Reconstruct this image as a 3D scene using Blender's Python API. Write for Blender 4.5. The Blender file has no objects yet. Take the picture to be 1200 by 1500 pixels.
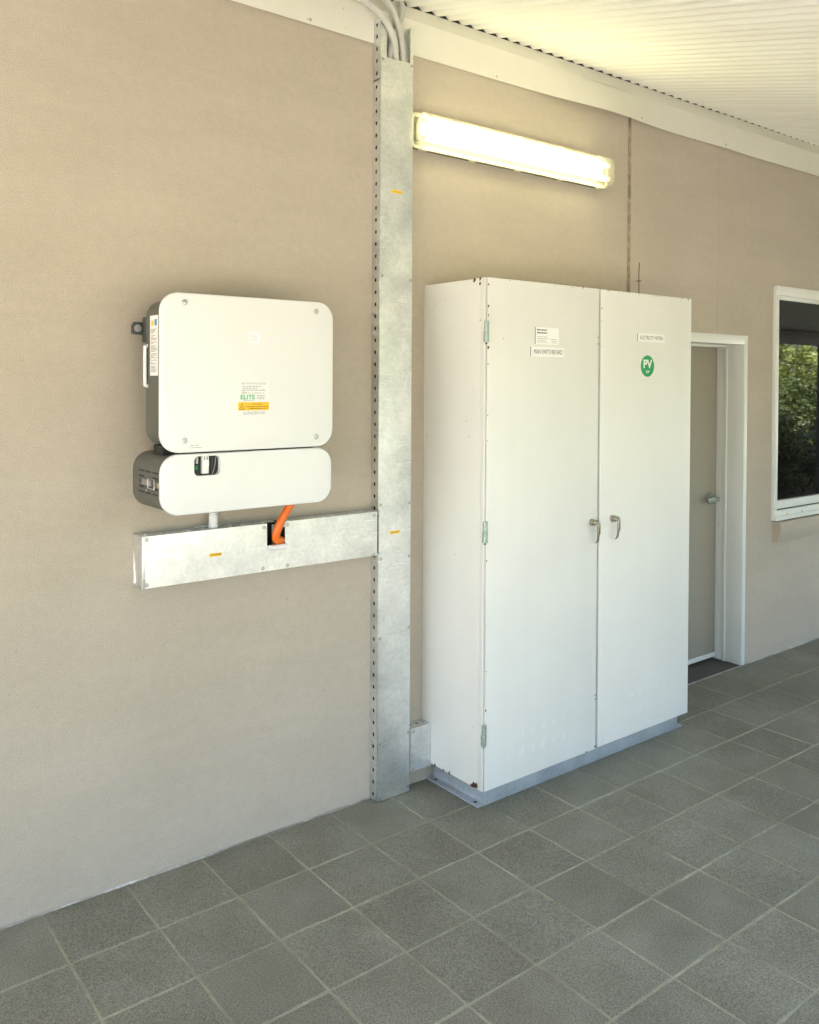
import bpy, bmesh, math, random
from mathutils import Vector, Matrix, noise as mnoise

random.seed(11)
R = math.radians
sc = bpy.context.scene
COL = sc.collection

# ------------------------------------------------------------------ camera
cam_d = bpy.data.cameras.new('camera'); cam = bpy.data.objects.new('camera', cam_d); COL.objects.link(cam)
yaw, pitch, roll = 0.6497, -0.0132, 0.0052
F = Vector((math.sin(yaw), math.cos(yaw), 0)); Rt = Vector((math.cos(yaw), -math.sin(yaw), 0)); U = Vector((0, 0, 1))
F, U = F*math.cos(pitch)+U*math.sin(pitch), U*math.cos(pitch)-F*math.sin(pitch)
Rt, U = Rt*math.cos(roll)+U*math.sin(roll), U*math.cos(roll)-Rt*math.sin(roll)
M = Matrix((Rt, U, -F)).transposed().to_4x4(); M.translation = Vector((-0.8472, -3.1122, 1.8715))
cam.matrix_world = M
cam_d.sensor_fit = 'HORIZONTAL'; cam_d.sensor_width = 36.0; cam_d.lens = 36.0*1261.73/1200
cam_d.shift_x = (600-570.2)/1200; cam_d.shift_y = (575.85-750)/1200
cam_d.clip_start = 0.05; cam_d.clip_end = 2000
sc.camera = cam

# ------------------------------------------------------------------ sky, sun, exposure
SUN_EL, SUN_AZ = R(56), R(-28)          # azimuth measured from +Y (behind the house) towards +X
sd = Vector((math.sin(SUN_AZ)*math.cos(SUN_EL), math.cos(SUN_AZ)*math.cos(SUN_EL), math.sin(SUN_EL)))
world = bpy.data.worlds.new('World'); sc.world = world; world.use_nodes = True
wn = world.node_tree
sky = wn.nodes.new('ShaderNodeTexSky'); sky.sky_type = 'NISHITA'; sky.sun_disc = False
sky.sun_elevation = SUN_EL; sky.sun_rotation = SUN_AZ; sky.air_density = 1.0; sky.dust_density = 5.0; sky.ozone_density = 1.0
wn.links.new(sky.outputs[0], wn.nodes['Background'].inputs[0]); wn.nodes['Background'].inputs[1].default_value = 0.14
sl = bpy.data.lights.new('sun', 'SUN'); sl.energy = 4.8; sl.angle = R(0.5); sl.color = (1, 0.96, 0.91)
sun = bpy.data.objects.new('sun', sl); COL.objects.link(sun)
sun.rotation_euler = sd.to_track_quat('Z', 'Y').to_euler(); sun.location = sd*30
sc.view_settings.view_transform = 'Standard'; sc.view_settings.look = 'None'
sc.view_settings.exposure = 3.52; sc.view_settings.gamma = 1.0
sc.render.engine = 'CYCLES'
sc.cycles.use_denoising = True
sc.cycles.max_bounces = 10; sc.cycles.diffuse_bounces = 6; sc.cycles.glossy_bounces = 4; sc.cycles.transparent_max_bounces = 12

# ------------------------------------------------------------------ materials
def newmat(name):
    m = bpy.data.materials.new(name); m.use_nodes = True
    nt = m.node_tree; return m, nt, nt.nodes['Principled BSDF']
def nd(nt, typ, **kw):
    n = nt.nodes.new(typ)
    for k, v in kw.items():
        if k in n.inputs: n.inputs[k].default_value = v
        else: setattr(n, k, v)
    return n
def coords(nt, rand=False):
    tc = nd(nt, 'ShaderNodeTexCoord')
    return tc.outputs['Object']
def ramp(nt, fac, stops):
    r = nd(nt, 'ShaderNodeValToRGB'); e = r.color_ramp.elements
    while len(e) < len(stops): e.new(0.5)
    for el, (p, c) in zip(e, stops):
        el.position = p; el.color = c if len(c) == 4 else (*c, 1)
    nt.links.new(fac, r.inputs[0]); return r.outputs[0]
def noise(nt, vec, scale, detail=3, rough=0.5, w=None, outp='Fac'):
    n = nd(nt, 'ShaderNodeTexNoise', Scale=scale, Detail=detail, Roughness=rough)
    if w is not None:
        n.noise_dimensions = '4D'; nt.links.new(w, n.inputs['W'])
    if vec is not None: nt.links.new(vec, n.inputs['Vector'])
    return n.outputs[outp]
def mix(nt, fac, a, b, mode='MIX'):
    n = nd(nt, 'ShaderNodeMix', data_type='RGBA', blend_type=mode)
    for sock, v in ((n.inputs[0], fac), (n.inputs[6], a), (n.inputs[7], b)):
        if hasattr(v, 'is_output'): nt.links.new(v, sock)
        else: sock.default_value = v if not isinstance(v, tuple) or len(v) == 4 else (*v, 1)
    return n.outputs[2]
def mapping(nt, vec, scale):
    n = nd(nt, 'ShaderNodeMapping'); n.inputs['Scale'].default_value = scale
    nt.links.new(vec, n.inputs[0]); return n.outputs[0]
def bump(nt, b, h, strength, dist):
    n = nd(nt, 'ShaderNodeBump', Strength=strength, Distance=dist); nt.links.new(h, n.inputs['Height'])
    nt.links.new(n.outputs[0], b.inputs['Normal']); return n
def plain(name, col, rough=0.5, metal=0.0, var=0.06, scale=18, spec=None, bumps=None):
    """plain colour with faint procedural unevenness"""
    m, nt, b = newmat(name); v = coords(nt)
    f = noise(nt, v, scale, 4, 0.6)
    lo = tuple(c*(1-var) for c in col); hi = tuple(min(1, c*(1+var)) for c in col)
    nt.links.new(ramp(nt, f, [(0.3, lo), (0.7, hi)]), b.inputs['Base Color'])
    b.inputs['Roughness'].default_value = rough; b.inputs['Metallic'].default_value = metal
    if spec is not None: b.inputs['Specular IOR Level'].default_value = spec
    if bumps: bump(nt, b, noise(nt, v, bumps[0], 2), bumps[1], bumps[2])
    return m

def wall_mat():
    m, nt, b = newmat('beige_render'); v = coords(nt)
    big = noise(nt, v, 1.3, 4, 0.6); fine = noise(nt, v, 260, 2, 0.7); mid = noise(nt, v, 28, 3, 0.6)
    c = ramp(nt, big, [(0.3, (0.445, 0.388, 0.315)), (0.7, (0.486, 0.424, 0.348))])
    c = mix(nt, 1.0, c, ramp(nt, fine, [(0.32, (0.80, 0.80, 0.80)), (0.68, (1.16, 1.16, 1.16))]), 'MULTIPLY')
    c = mix(nt, 1.0, c, ramp(nt, mid, [(0.3, (0.96, 0.96, 0.96)), (0.7, (1.03, 1.03, 1.03))]), 'MULTIPLY')
    scuff = noise(nt, mapping(nt, v, (0.7, 0.7, 3.0)), 1.6, 5, 0.7)
    c = mix(nt, 1.0, c, ramp(nt, scuff, [(0.35, (0.955, 0.95, 0.94)), (0.62, (1.02, 1.02, 1.02))]), 'MULTIPLY')
    hair = noise(nt, mapping(nt, v, (60, 60, 5)), 1.0, 1, 0.3)
    c = mix(nt, ramp(nt, hair, [(0.80, (0, 0, 0)), (0.83, (0.3, 0.3, 0.3))]), c, (0.62, 0.57, 0.49))
    spk = noise(nt, v, 42, 1, 0.3)
    c = mix(nt, ramp(nt, spk, [(0.79, (0, 0, 0)), (0.82, (0.35, 0.35, 0.35))]), c, (0.20, 0.16, 0.12))
    nt.links.new(c, b.inputs['Base Color']); b.inputs['Roughness'].default_value = 0.72
    bump(nt, b, fine, 0.35, 0.0012)
    return m
def tile_mat():
    m, nt, b = newmat('textured_grey_tile'); v = coords(nt)
    oi = nd(nt, 'ShaderNodeObjectInfo'); w = nd(nt, 'ShaderNodeMath', operation='MULTIPLY'); w.inputs[1].default_value = 60
    nt.links.new(oi.outputs['Random'], w.inputs[0]); W = w.outputs[0]
    big = noise(nt, v, 5, 4, 0.6, W); fine = noise(nt, v, 185, 3, 0.7, W); grain = noise(nt, v, 420, 2, 0.6, W)
    c = ramp(nt, big, [(0.25, (0.190, 0.184, 0.140)), (0.75, (0.242, 0.236, 0.187))])
    t = ramp(nt, oi.outputs['Random'], [(0.0, (0.95, 0.94, 0.92)), (0.5, (1.03, 1.03, 1.03)), (1.0, (1.11, 1.11, 1.12))])
    c = mix(nt, 1.0, c, t, 'MULTIPLY')
    c = mix(nt, 1.0, c, ramp(nt, fine, [(0.36, (0.56, 0.56, 0.56)), (0.64, (1.44, 1.44, 1.44))]), 'MULTIPLY')
    gp = nd(nt, 'ShaderNodeNewGeometry').outputs['Position']
    d1 = noise(nt, gp, 1.1, 5, 0.62); d2 = noise(nt, gp, 3.7, 4, 0.6)
    c = mix(nt, 1.0, c, ramp(nt, d1, [(0.32, (0.86, 0.83, 0.78)), (0.62, (1.06, 1.06, 1.06))]), 'MULTIPLY')
    c = mix(nt, 1.0, c, ramp(nt, d2, [(0.30, (0.88, 0.86, 0.83)), (0.62, (1.04, 1.04, 1.04))]), 'MULTIPLY')
    spk = noise(nt, v, 110, 2, 0.4, W); pat = noise(nt, v, 6, 2, 0.5, W)
    sp = mix(nt, 1.0, ramp(nt, spk, [(0.70, (0, 0, 0)), (0.74, (1, 1, 1))]), ramp(nt, pat, [(0.56, (0.03, 0.03, 0.03)), (0.68, (0.75, 0.75, 0.75))]), 'MULTIPLY')
    c = mix(nt, sp, c, (0.33, 0.32, 0.29))
    nt.links.new(c, b.inputs['Base Color'])
    nt.links.new(ramp(nt, big, [(0.3, (0.60,)*3), (0.7, (0.74,)*3)]), b.inputs['Roughness'])
    h = mix(nt, 0.4, fine, grain)
    bump(nt, b, h, 1.0, 0.009)
    return m
def grout_mat():
    m, nt, b = newmat('sandy_grout'); v = coords(nt)
    f = noise(nt, v, 30, 4, 0.65); g = noise(nt, v, 3.0, 3, 0.6)
    c = ramp(nt, f, [(0.25, (0.28, 0.270, 0.185)), (0.6, (0.375, 0.365, 0.262)), (0.85, (0.44, 0.42, 0.35))])
    c = mix(nt, 1.0, c, ramp(nt, g, [(0.3, (0.62, 0.62, 0.60)), (0.7, (1.12, 1.12, 1.12))]), 'MULTIPLY')
    nt.links.new(c, b.inputs['Base Color']); b.inputs['Roughness'].default_value = 0.9
    bump(nt, b, noise(nt, v, 220, 2), 0.5, 0.002)
    return m
def galv_mat(name='galvanised_steel', scratch=True, base=0.80, tint=(0.98, 1.0, 0.99), rough=(0.30, 0.48), metal=0.93):
    m, nt, b = newmat(name); v = coords(nt)
    vor = nd(nt, 'ShaderNodeTexVoronoi', Scale=110.0); nt.links.new(v, vor.inputs['Vector'])
    sp = noise(nt, v, 60, 4, 0.7); big = noise(nt, v, 5, 4, 0.6)
    lo = tuple(base*0.90*t for t in tint); hi = tuple(min(1, base*1.08*t) for t in tint)
    c = ramp(nt, sp, [(0.3, lo), (0.7, hi)])
    c = mix(nt, 0.07, c, vor.outputs['Color'], 'SOFT_LIGHT')
    c = mix(nt, 1.0, c, ramp(nt, big, [(0.3, (0.76, 0.78, 0.79)), (0.65, (1.08, 1.08, 1.08))]), 'MULTIPLY')
    if scratch:
        wob = noise(nt, v, 4, 2, 0.5, outp='Color')
        vv = mix(nt, 0.035, v, wob)
        s = noise(nt, mapping(nt, vv, (9, 9, 150)), 1.0, 2, 0.5)
        msk = noise(nt, v, 2.2, 2, 0.5)
        sm = mix(nt, 1.0, ramp(nt, s, [(0.60, (0, 0, 0)), (0.66, (0.9, 0.9, 0.9))]), ramp(nt, msk, [(0.42, (0, 0, 0)), (0.56, (1, 1, 1))]), 'MULTIPLY')
        c = mix(nt, sm, c, (0.86, 0.87, 0.87))
    pit = noise(nt, v, 95, 3, 0.75); pm = noise(nt, v, 4.5, 3, 0.6)
    c = mix(nt, mix(nt, 1.0, ramp(nt, pit, [(0.52, (0, 0, 0)), (0.66, (0.24, 0.24, 0.24))]), ramp(nt, pm, [(0.42, (0, 0, 0)), (0.62, (1, 1, 1))]), 'MULTIPLY'), c, (0.30, 0.32, 0.32))
    nt.links.new(c, b.inputs['Base Color'])
    b.inputs['Metallic'].default_value = metal
    nt.links.new(ramp(nt, sp, [(0.3, (rough[0],)*3), (0.7, (rough[1],)*3)]), b.inputs['Roughness'])
    bump(nt, b, noise(nt, v, 7, 3, 0.5), 0.25, 0.004)
    return m
def paint_mat(name, col, rough=0.38, dirt=0.05):
    """old white enamel, faint streaks, specks and orange peel"""
    m, nt, b = newmat(name); v = coords(nt)
    big = noise(nt, v, 2.2, 4, 0.6); st = noise(nt, mapping(nt, v, (14, 14, 0.8)), 1.0, 3, 0.6)
    c = ramp(nt, big, [(0.3, tuple(x*(1-dirt) for x in col)), (0.7, col)])
    c = mix(nt, 1.0, c, ramp(nt, st, [(0.3, (0.985, 0.982, 0.972)), (0.6, (1, 1, 1))]), 'MULTIPLY')
    spk = noise(nt, v, 55, 1, 0.3)
    c = mix(nt, ramp(nt, spk, [(0.80, (0, 0, 0)), (0.83, (0.5, 0.5, 0.5))]), c, (0.36, 0.26, 0.15))
    nt.links.new(c, b.inputs['Base Color']); b.inputs['Roughness'].default_value = rough
    bump(nt, b, noise(nt, v, 140, 2), 0.06, 0.001)
    return m
def roof_mat():
    m, nt, b = newmat('cream_roof_sheet'); v = coords(nt)
    big = noise(nt, v, 1.6, 4, 0.6); st = noise(nt, mapping(nt, v, (30, 0.7, 1)), 1.0, 3, 0.6)
    c = ramp(nt, big, [(0.3, (0.79, 0.78, 0.71)), (0.7, (0.83, 0.82, 0.765))])
    c = mix(nt, 1.0, c, ramp(nt, st, [(0.3, (0.93, 0.92, 0.90)), (0.6, (1, 1, 1))]), 'MULTIPLY')
    nt.links.new(c, b.inputs['Base Color']); b.inputs['Roughness'].default_value = 0.5
    return m
def emit_mat(name, col, s):
    m, nt, b = newmat(name)
    b.inputs['Base Color'].default_value = (0.62, 0.70, 0.82, 1)
    b.inputs['Emission Color'].default_value = (*col, 1); b.inputs['Emission Strength'].default_value = s
    return m
def diffuser_mat():
    m, nt, b = newmat('clear_ribbed_diffuser'); nt.nodes.remove(b)
    v = coords(nt)
    tr = nd(nt, 'ShaderNodeBsdfTransparent', Color=(0.98, 0.97, 0.93, 1)); tl = nd(nt, 'ShaderNodeBsdfTranslucent', Color=(0.92, 0.90, 0.80, 1))
    gl = nd(nt, 'ShaderNodeBsdfGlossy', Color=(1, 1, 1, 1), Roughness=0.15)
    rib = nd(nt, 'ShaderNodeTexWave', Scale=40.0, Distortion=0.0); rib.bands_direction = 'Z'; nt.links.new(v, rib.inputs['Vector'])
    m1 = nd(nt, 'ShaderNodeMixShader'); nt.links.new(ramp(nt, rib.outputs['Fac'], [(0.2, (0.05,)*3), (0.8, (0.10,)*3)]), m1.inputs[0])
    nt.links.new(tr.outputs[0], m1.inputs[1]); nt.links.new(tl.outputs[0], m1.inputs[2])
    m2 = nd(nt, 'ShaderNodeMixShader', Fac=0.08); nt.links.new(m1.outputs[0], m2.inputs[1]); nt.links.new(gl.outputs[0], m2.inputs[2])
    nt.links.new(m2.outputs[0], nt.nodes['Material Output'].inputs[0])
    return m
def glass_mat():
    m, nt, b = newmat('dark_window_glass'); v = coords(nt)
    mesh_ = noise(nt, mapping(nt, v, (900, 900, 12)), 1.0, 1)
    c = ramp(nt, mesh_, [(0.3, (0.005, 0.005, 0.005)), (0.7, (0.012, 0.012, 0.011))])
    spk = noise(nt, v, 60, 1, 0.3)
    c = mix(nt, ramp(nt, spk, [(0.78, (0, 0, 0)), (0.82, (0.6, 0.6, 0.6))]), c, (0.16, 0.15, 0.13))
    nt.links.new(c, b.inputs['Base Color']); b.inputs['Roughness'].default_value = 0.015; b.inputs['IOR'].default_value = 1.64
    bump(nt, b, noise(nt, v, 2.5, 2), 0.05, 0.002)
    return m
def leaf_mat(name, a, bcol):
    m, nt, b = newmat(name); v = coords(nt)
    f = noise(nt, v, 2.0, 3, 0.7); g = noise(nt, v, 17, 2, 0.6)
    c = mix(nt, g, ramp(nt, f, [(0.3, a), (0.7, bcol)]), (0.11, 0.15, 0.035))
    nt.links.new(c, b.inputs['Base Color']); b.inputs['Roughness'].default_value = 0.45
    tl = nd(nt, 'ShaderNodeBsdfTranslucent'); nt.links.new(c, tl.inputs[0])
    ms = nd(nt, 'ShaderNodeMixShader', Fac=0.35); nt.links.new(b.outputs[0], ms.inputs[1]); nt.links.new(tl.outputs[0], ms.inputs[2])
    nt.links.new(ms.outputs[0], nt.nodes['Material Output'].inputs[0])
    return m

MAT = dict(
    wall=wall_mat(), tile=tile_mat(), grout=grout_mat(),
    galv=galv_mat(rough=(0.36, 0.42)), galv2=galv_mat('galvanised_plinth', False, 0.50, (0.92, 0.99, 1.05), (0.45, 0.6), 0.45),
    galv_trunk=galv_mat('galvanised_trunking', True, 0.78, (1, 1, 0.99), (0.36, 0.43)),
    cab=paint_mat('cabinet_enamel', (0.765, 0.762, 0.722)), fascia=paint_mat('fascia_paint', (0.72, 0.70, 0.62), 0.42),
    frame=paint_mat('white_frame_paint', (0.74, 0.75, 0.72), 0.35), door=plain('door_paint', (0.335, 0.30, 0.243), 0.6, var=0.035, scale=50, bumps=(200, 0.2, 0.001)),
    roof=roof_mat(), inv=plain('inverter_white', (0.77, 0.772, 0.765), 0.42, var=0.012, scale=3),
    olive=plain('inverter_grey_body', (0.105, 0.106, 0.088), 0.55, var=0.14, scale=120),
    dark=plain('dark_bracket', (0.05, 0.055, 0.065), 0.5, var=0.2), black=plain('black_plastic', (0.012, 0.012, 0.013), 0.5),
    chrome=plain('worn_chrome', (0.36, 0.335, 0.27), 0.30, 0.85, var=0.15, scale=80), satin=plain('satin_nickel', (0.42, 0.44, 0.41), 0.32, 0.85, var=0.08),
    steel=plain('zinc_screw', (0.50, 0.50, 0.50), 0.35, 0.9), hinge=plain('greenish_zinc_hinge', (0.33, 0.41, 0.37), 0.45, 0.5, var=0.22, scale=70),
    rust=plain('rust', (0.10, 0.042, 0.016), 0.9, var=0.45, scale=150), orange=plain('orange_conduit', (0.85, 0.17, 0.012), 0.42, var=0.04),
    grey_pipe=plain('pale_grey_conduit', (0.50, 0.50, 0.46), 0.45, var=0.06), white_pl=plain('white_plastic', (0.80, 0.80, 0.79), 0.4, var=0.03),
    plate=plain('engraved_white_plate', (0.88, 0.878, 0.86), 0.35, var=0.02), ink=plain('dark_ink', (0.055, 0.045, 0.035), 0.6), ink_grey=plain('grey_ink', (0.34, 0.34, 0.33), 0.6),
    brown_edge=plain('brown_plate_edge', (0.16, 0.11, 0.07), 0.6), green=plain('green_vinyl', (0.0, 0.30, 0.085), 0.4, var=0.03), elite=plain('green_print', (0.07, 0.42, 0.20), 0.5),
    yellow=plain('yellow_label', (0.86, 0.53, 0.03), 0.45, var=0.05), blue=plain('blue_print', (0.02, 0.26, 0.52), 0.5), yink=plain('amber_ink', (0.38, 0.20, 0.01), 0.6),
    led=emit_mat('status_light', (0.70, 0.82, 1.0), 0.085), tube=emit_mat('fluorescent_tube', (1.0, 0.94, 0.52), 1.55), diff=diffuser_mat(), tray=plain('fixture_body', (0.16, 0.155, 0.11), 0.45), rim=plain('fixture_rim', (0.62, 0.60, 0.46), 0.4),
    glass=glass_mat(), sealant=plain('stained_sealant', (0.29, 0.23, 0.165), 0.8, var=0.42, scale=22), mortar=plain('pale_mortar', (0.50, 0.495, 0.47), 0.9, var=0.25, scale=60),
    threshold=plain('dark_threshold', (0.075, 0.070, 0.058), 0.75, var=0.25, scale=90, bumps=(200, 0.5, 0.002)),
    interior=plain('cavity_shade', (0.02, 0.02, 0.02), 0.8), grass=plain('tan_soil', (0.258, 0.238, 0.192), 0.9, var=0.3, scale=3), concrete=plain('pale_concrete', (0.44, 0.42, 0.37), 0.85, var=0.12, scale=4),  # the cavity black stands in for shade inside hollows
    mulch=plain('added_dark_mulch', (0.035, 0.028, 0.02), 0.95, var=0.4, scale=12), post=plain('dark_post', (0.06, 0.055, 0.05), 0.6), bark=plain('bark', (0.11, 0.085, 0.06), 0.9, var=0.35, scale=14),
    leafA=leaf_mat('leaf_green', (0.07, 0.12, 0.025), (0.14, 0.20, 0.04)), leafB=leaf_mat('leaf_yellow_green', (0.17, 0.22, 0.035), (0.33, 0.36, 0.09)), leafShade=leaf_mat('leaf_shade', (0.012, 0.02, 0.008), (0.03, 0.042, 0.014)),  # the darkest leaf has understory shade put into its colour
)

# ------------------------------------------------------------------ helpers
ORG = {}
def thing(name, loc, label, cat, group=None):
    o = bpy.data.objects.new(name, None); COL.objects.link(o); o.location = loc; o.empty_display_size = 0.1
    o['label'] = label; o['category'] = cat
    if group: o['group'] = group
    ORG[o] = Vector(loc); return o
def tag(o, label, cat, group=None):
    o['label'] = label; o['category'] = cat
    if group: o['group'] = group
    return o
def shade(me, ang=35):
    bm = bmesh.new(); bm.from_mesh(me)
    for f in bm.faces: f.smooth = True
    for e in bm.edges:
        e.smooth = (len(e.link_faces) == 2 and e.calc_face_angle(0) < R(ang))
    bm.to_mesh(me); bm.free()
def put(name, me, mat, parent=None, loc=None, rot=None):
    """object from a mesh whose coordinates are local to loc (world)"""
    o = bpy.data.objects.new(name, me); COL.objects.link(o)
    if mat is not None and not me.materials: me.materials.append(MAT[mat] if isinstance(mat, str) else mat)
    w = Vector(loc) if loc is not None else Vector((0, 0, 0))
    base = ORG[parent] if parent else Vector((0, 0, 0))
    o.parent = parent; o.location = w - base
    if rot: o.rotation_euler = rot
    ORG[o] = w; return o
def obj(name, bm, mat, parent=None, smooth=True, ang=35, recalc=True):
    """object from a bmesh in world coordinates; its origin becomes the parent's"""
    base = ORG[parent].copy() if parent else Vector((0, 0, 0))
    if not parent and len(bm.verts):
        lo = [min(v.co[i] for v in bm.verts) for i in range(3)]; hi = [max(v.co[i] for v in bm.verts) for i in range(3)]
        base = Vector(((lo[0]+hi[0])/2, (lo[1]+hi[1])/2, lo[2]))
    if recalc: bmesh.ops.recalc_face_normals(bm, faces=bm.faces)
    bmesh.ops.translate(bm, verts=bm.verts, vec=-base)
    me = bpy.data.meshes.new(name); bm.to_mesh(me); bm.free()
    if smooth: shade(me, ang)
    o = put(name, me, mat, parent, base); return o
def box(bm, x0, x1, y0, y1, z0, z1, bev=0, seg=2):
    vs = [bm.verts.new((x, y, z)) for x in (x0, x1) for y in (y0, y1) for z in (z0, z1)]
    idx = [(0, 1, 3, 2), (4, 6, 7, 5), (0, 4, 5, 1), (2, 3, 7, 6), (0, 2, 6, 4), (1, 5, 7, 3)]
    fs = [bm.faces.new([vs[i] for i in q]) for q in idx]
    bmesh.ops.recalc_face_normals(bm, faces=fs)
    if bev:
        es = list({e for f in fs for e in f.edges})
        bmesh.ops.bevel(bm, geom=es, offset=bev, segments=seg, profile=0.5, affect='EDGES')
    return bm
def B(*a, **k): return box(bmesh.new(), *a, **k)
def rr_loop(x0, x1, z0, z1, r, n=8):
    pts = []
    for cx, cz, a0 in ((x1-r, z1-r, 0), (x0+r, z1-r, 90), (x0+r, z0+r, 180), (x1-r, z0+r, 270)):
        for i in range(n+1):
            a = R(a0+90*i/n); pts.append((cx+r*math.cos(a), cz+r*math.sin(a)))
    return pts
def rr_solid(x0, x1, z0, z1, r, y_front, y_back, fil=0.006, hole=None, n=8, bm=None):
    """rounded-rectangle slab facing -Y, front edge filleted, with an optional rounded opening right through"""
    bm = bm or bmesh.new(); loops = []
    prof = [(fil*(1-math.sin(R(a))), fil*(1-math.cos(R(a)))) for a in (90, 60, 30, 0)]   # (inset from rim?, depth)
    prof = [(fil*(1-math.cos(R(a))), fil*(1-math.sin(R(a)))) for a in (0, 30, 60, 90)]
    rows = [(y_back, 0.0)] + [(y_front+d, i) for i, d in prof]
    for y, ins in rows:
        rad = max(r-ins, 0.001)
        loops.append([bm.verts.new((x, y, z)) for x, z in rr_loop(x0+ins, x1-ins, z0+ins, z1-ins, rad, n)])
    for a, b in zip(loops, loops[1:]):
        for i in range(len(a)):
            j = (i+1) % len(a); bm.faces.new((a[i], a[j], b[j], b[i]))
    if hole:
        hx0, hx1, hz0, hz1, hr = hole
        hf = [bm.verts.new((x, y_front, z)) for x, z in rr_loop(hx0, hx1, hz0, hz1, hr, n)]
        hb = [bm.verts.new((x, y_back, z)) for x, z in rr_loop(hx0, hx1, hz0, hz1, hr, n)]
        for i in range(len(hf)):
            j = (i+1) % len(hf); bm.faces.new((hf[i], hf[j], hb[j], hb[i]))
        for outer, inner in ((loops[-1], hf), (loops[0], hb)):
            es = []
            for lp in (outer, inner):
                for i in range(len(lp)):
                    es.append(bm.edges.get((lp[i], lp[(i+1) % len(lp)])))
            bmesh.ops.triangle_fill(bm, use_beauty=True, use_dissolve=False, edges=es)
    else:
        bm.faces.new(loops[-1]); bm.faces.new(list(reversed(loops[0])))
    return bm
def cyl(bm, p0, p1, r0, r1=None, seg=16, cap=True):
    p0, p1 = Vector(p0), Vector(p1); r1 = r0 if r1 is None else r1
    d = (p1-p0).normalized(); a = d.orthogonal().normalized(); b = d.cross(a)
    A = [bm.verts.new(p0+r0*(a*math.cos(2*math.pi*i/seg)+b*math.sin(2*math.pi*i/seg))) for i in range(seg)]
    C = [bm.verts.new(p1+r1*(a*math.cos(2*math.pi*i/seg)+b*math.sin(2*math.pi*i/seg))) for i in range(seg)]
    for i in range(seg):
        j = (i+1) % seg; bm.faces.new((A[i], A[j], C[j], C[i]))
    if cap: bm.faces.new(list(reversed(A))); bm.faces.new(C)
    return bm
def spline(pts, n=10):
    P = [Vector(p) for p in pts]; P = [P[0]*2-P[1]] + P + [P[-1]*2-P[-2]]; out = []
    for i in range(1, len(P)-2):
        for k in range(n):
            t = k/n; a, b, c, d = P[i-1], P[i], P[i+1], P[i+2]
            out.append(0.5*((2*b)+(c-a)*t+(2*a-5*b+4*c-d)*t*t+(3*b-a-3*c+d)*t**3))
    out.append(P[-2]); return out
def tube(bm, path, rad, seg=14, flat=None):
    """swept round tube; rad may be a function of arc fraction"""
    path = [Vector(p) for p in path]; n = len(path); rings = []; up = None
    for i, p in enumerate(path):
        t = (path[min(i+1, n-1)]-path[max(i-1, 0)]).normalized()
        if up is None: up = t.orthogonal().normalized()
        up = (up - t*up.dot(t)).normalized(); s = t.cross(up)
        r = rad(i/(n-1)) if callable(rad) else rad
        rings.append([bm.verts.new(p+r*(up*math.cos(2*math.pi*k/seg)+s*math.sin(2*math.pi*k/seg))) for k in range(seg)])
    for a, b in zip(rings, rings[1:]):
        for k in range(seg):
            j = (k+1) % seg; bm.faces.new((a[k], a[j], b[j], b[k]))
    bm.faces.new(list(reversed(rings[0]))); bm.faces.new(rings[-1]); return bm
def text(name, body, x0, x1, z0, z1, y, mat, parent, bold=0.0, facing='-Y'):
    """lettering fitted into the rectangle, raised a hair off the surface it is printed on"""
    cu = bpy.data.curves.new(name, 'FONT'); cu.body = body; cu.size = 1; cu.extrude = 0.0; cu.offset = bold; cu.resolution_u = 3
    t = bpy.data.objects.new('tmp', cu); COL.objects.link(t)
    bpy.context.view_layer.update()
    me = bpy.data.meshes.new_from_object(t.evaluated_get(bpy.context.evaluated_depsgraph_get()))
    bpy.data.objects.remove(t); bpy.data.curves.remove(cu)
    xs = [v.co.x for v in me.vertices]; ys = [v.co.y for v in me.vertices]
    sx = (x1-x0)/(max(xs)-min(xs)); sy = (z1-z0)/(max(ys)-min(ys)); ox, oy = min(xs), min(ys)
    base = ORG[parent]
    for v in me.vertices:
        v.co = Vector((x0+(v.co.x-ox)*sx, y, z0+(v.co.y-oy)*sy)) - base
    me.materials.clear(); me.name = name
    return put(name, me, mat, parent, base)
def bars(bm, rows, y):
    """tiny print too small to read: rows of thin strips"""
    for x0, x1, z, h in rows:
        x = x0
        while x < x1-0.002:
            w = min(random.uniform(0.005, 0.016), x1-x); box(bm, x, x+w, y, y+0.0003, z, z+h); x += w+random.uniform(0.0015, 0.003)
    return bm
def perforated(bm, P0, du, dv, n, hole=0.28, k=10, elong=1.3):
    """strip of n cells from corner P0: du is one cell along, dv across; each cell has a real hole"""
    P0, du, dv = Vector(P0), Vector(du), Vector(dv); L = du.length; Wd = dv.length; r = min(L, Wd)*hole*0.5
    for c in range(n):
        o = P0+du*c; cen = o+du*0.5+dv*0.5
        ring = [cen+du.normalized()*(r*elong*math.cos(2*math.pi*i/k))+dv.normalized()*(r*math.sin(2*math.pi*i/k)) for i in range(k)]
        sq = []
        for i in range(k):
            a = 2*math.pi*i/k; cx, cy = math.cos(a), math.sin(a); m = max(abs(cx), abs(cy))
            sq.append(cen+du*(0.5*cx/m)+dv*(0.5*cy/m))
        rv = [bm.verts.new(p) for p in ring]; sv = [bm.verts.new(p) for p in sq]
        dv2 = [bm.verts.new(p+du.cross(dv).normalized()*-0.002) for p in ring]
        for i in range(k):
            j = (i+1) % k; bm.faces.new((sv[i], sv[j], rv[j], rv[i])); bm.faces.new((rv[i], rv[j], dv2[j], dv2[i]))
        corners = [o, o+du, o+du+dv, o+dv]           # the four little corner triangles
        for q in corners:
            near = sorted(range(k), key=lambda i: (sq[i]-q).length)[:2]
            if (sq[near[0]]-q).length > 1e-5:
                try: bm.faces.new((bm.verts.new(q), sv[near[0]], sv[near[1]]))
                except ValueError: pass
    return bm
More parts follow.
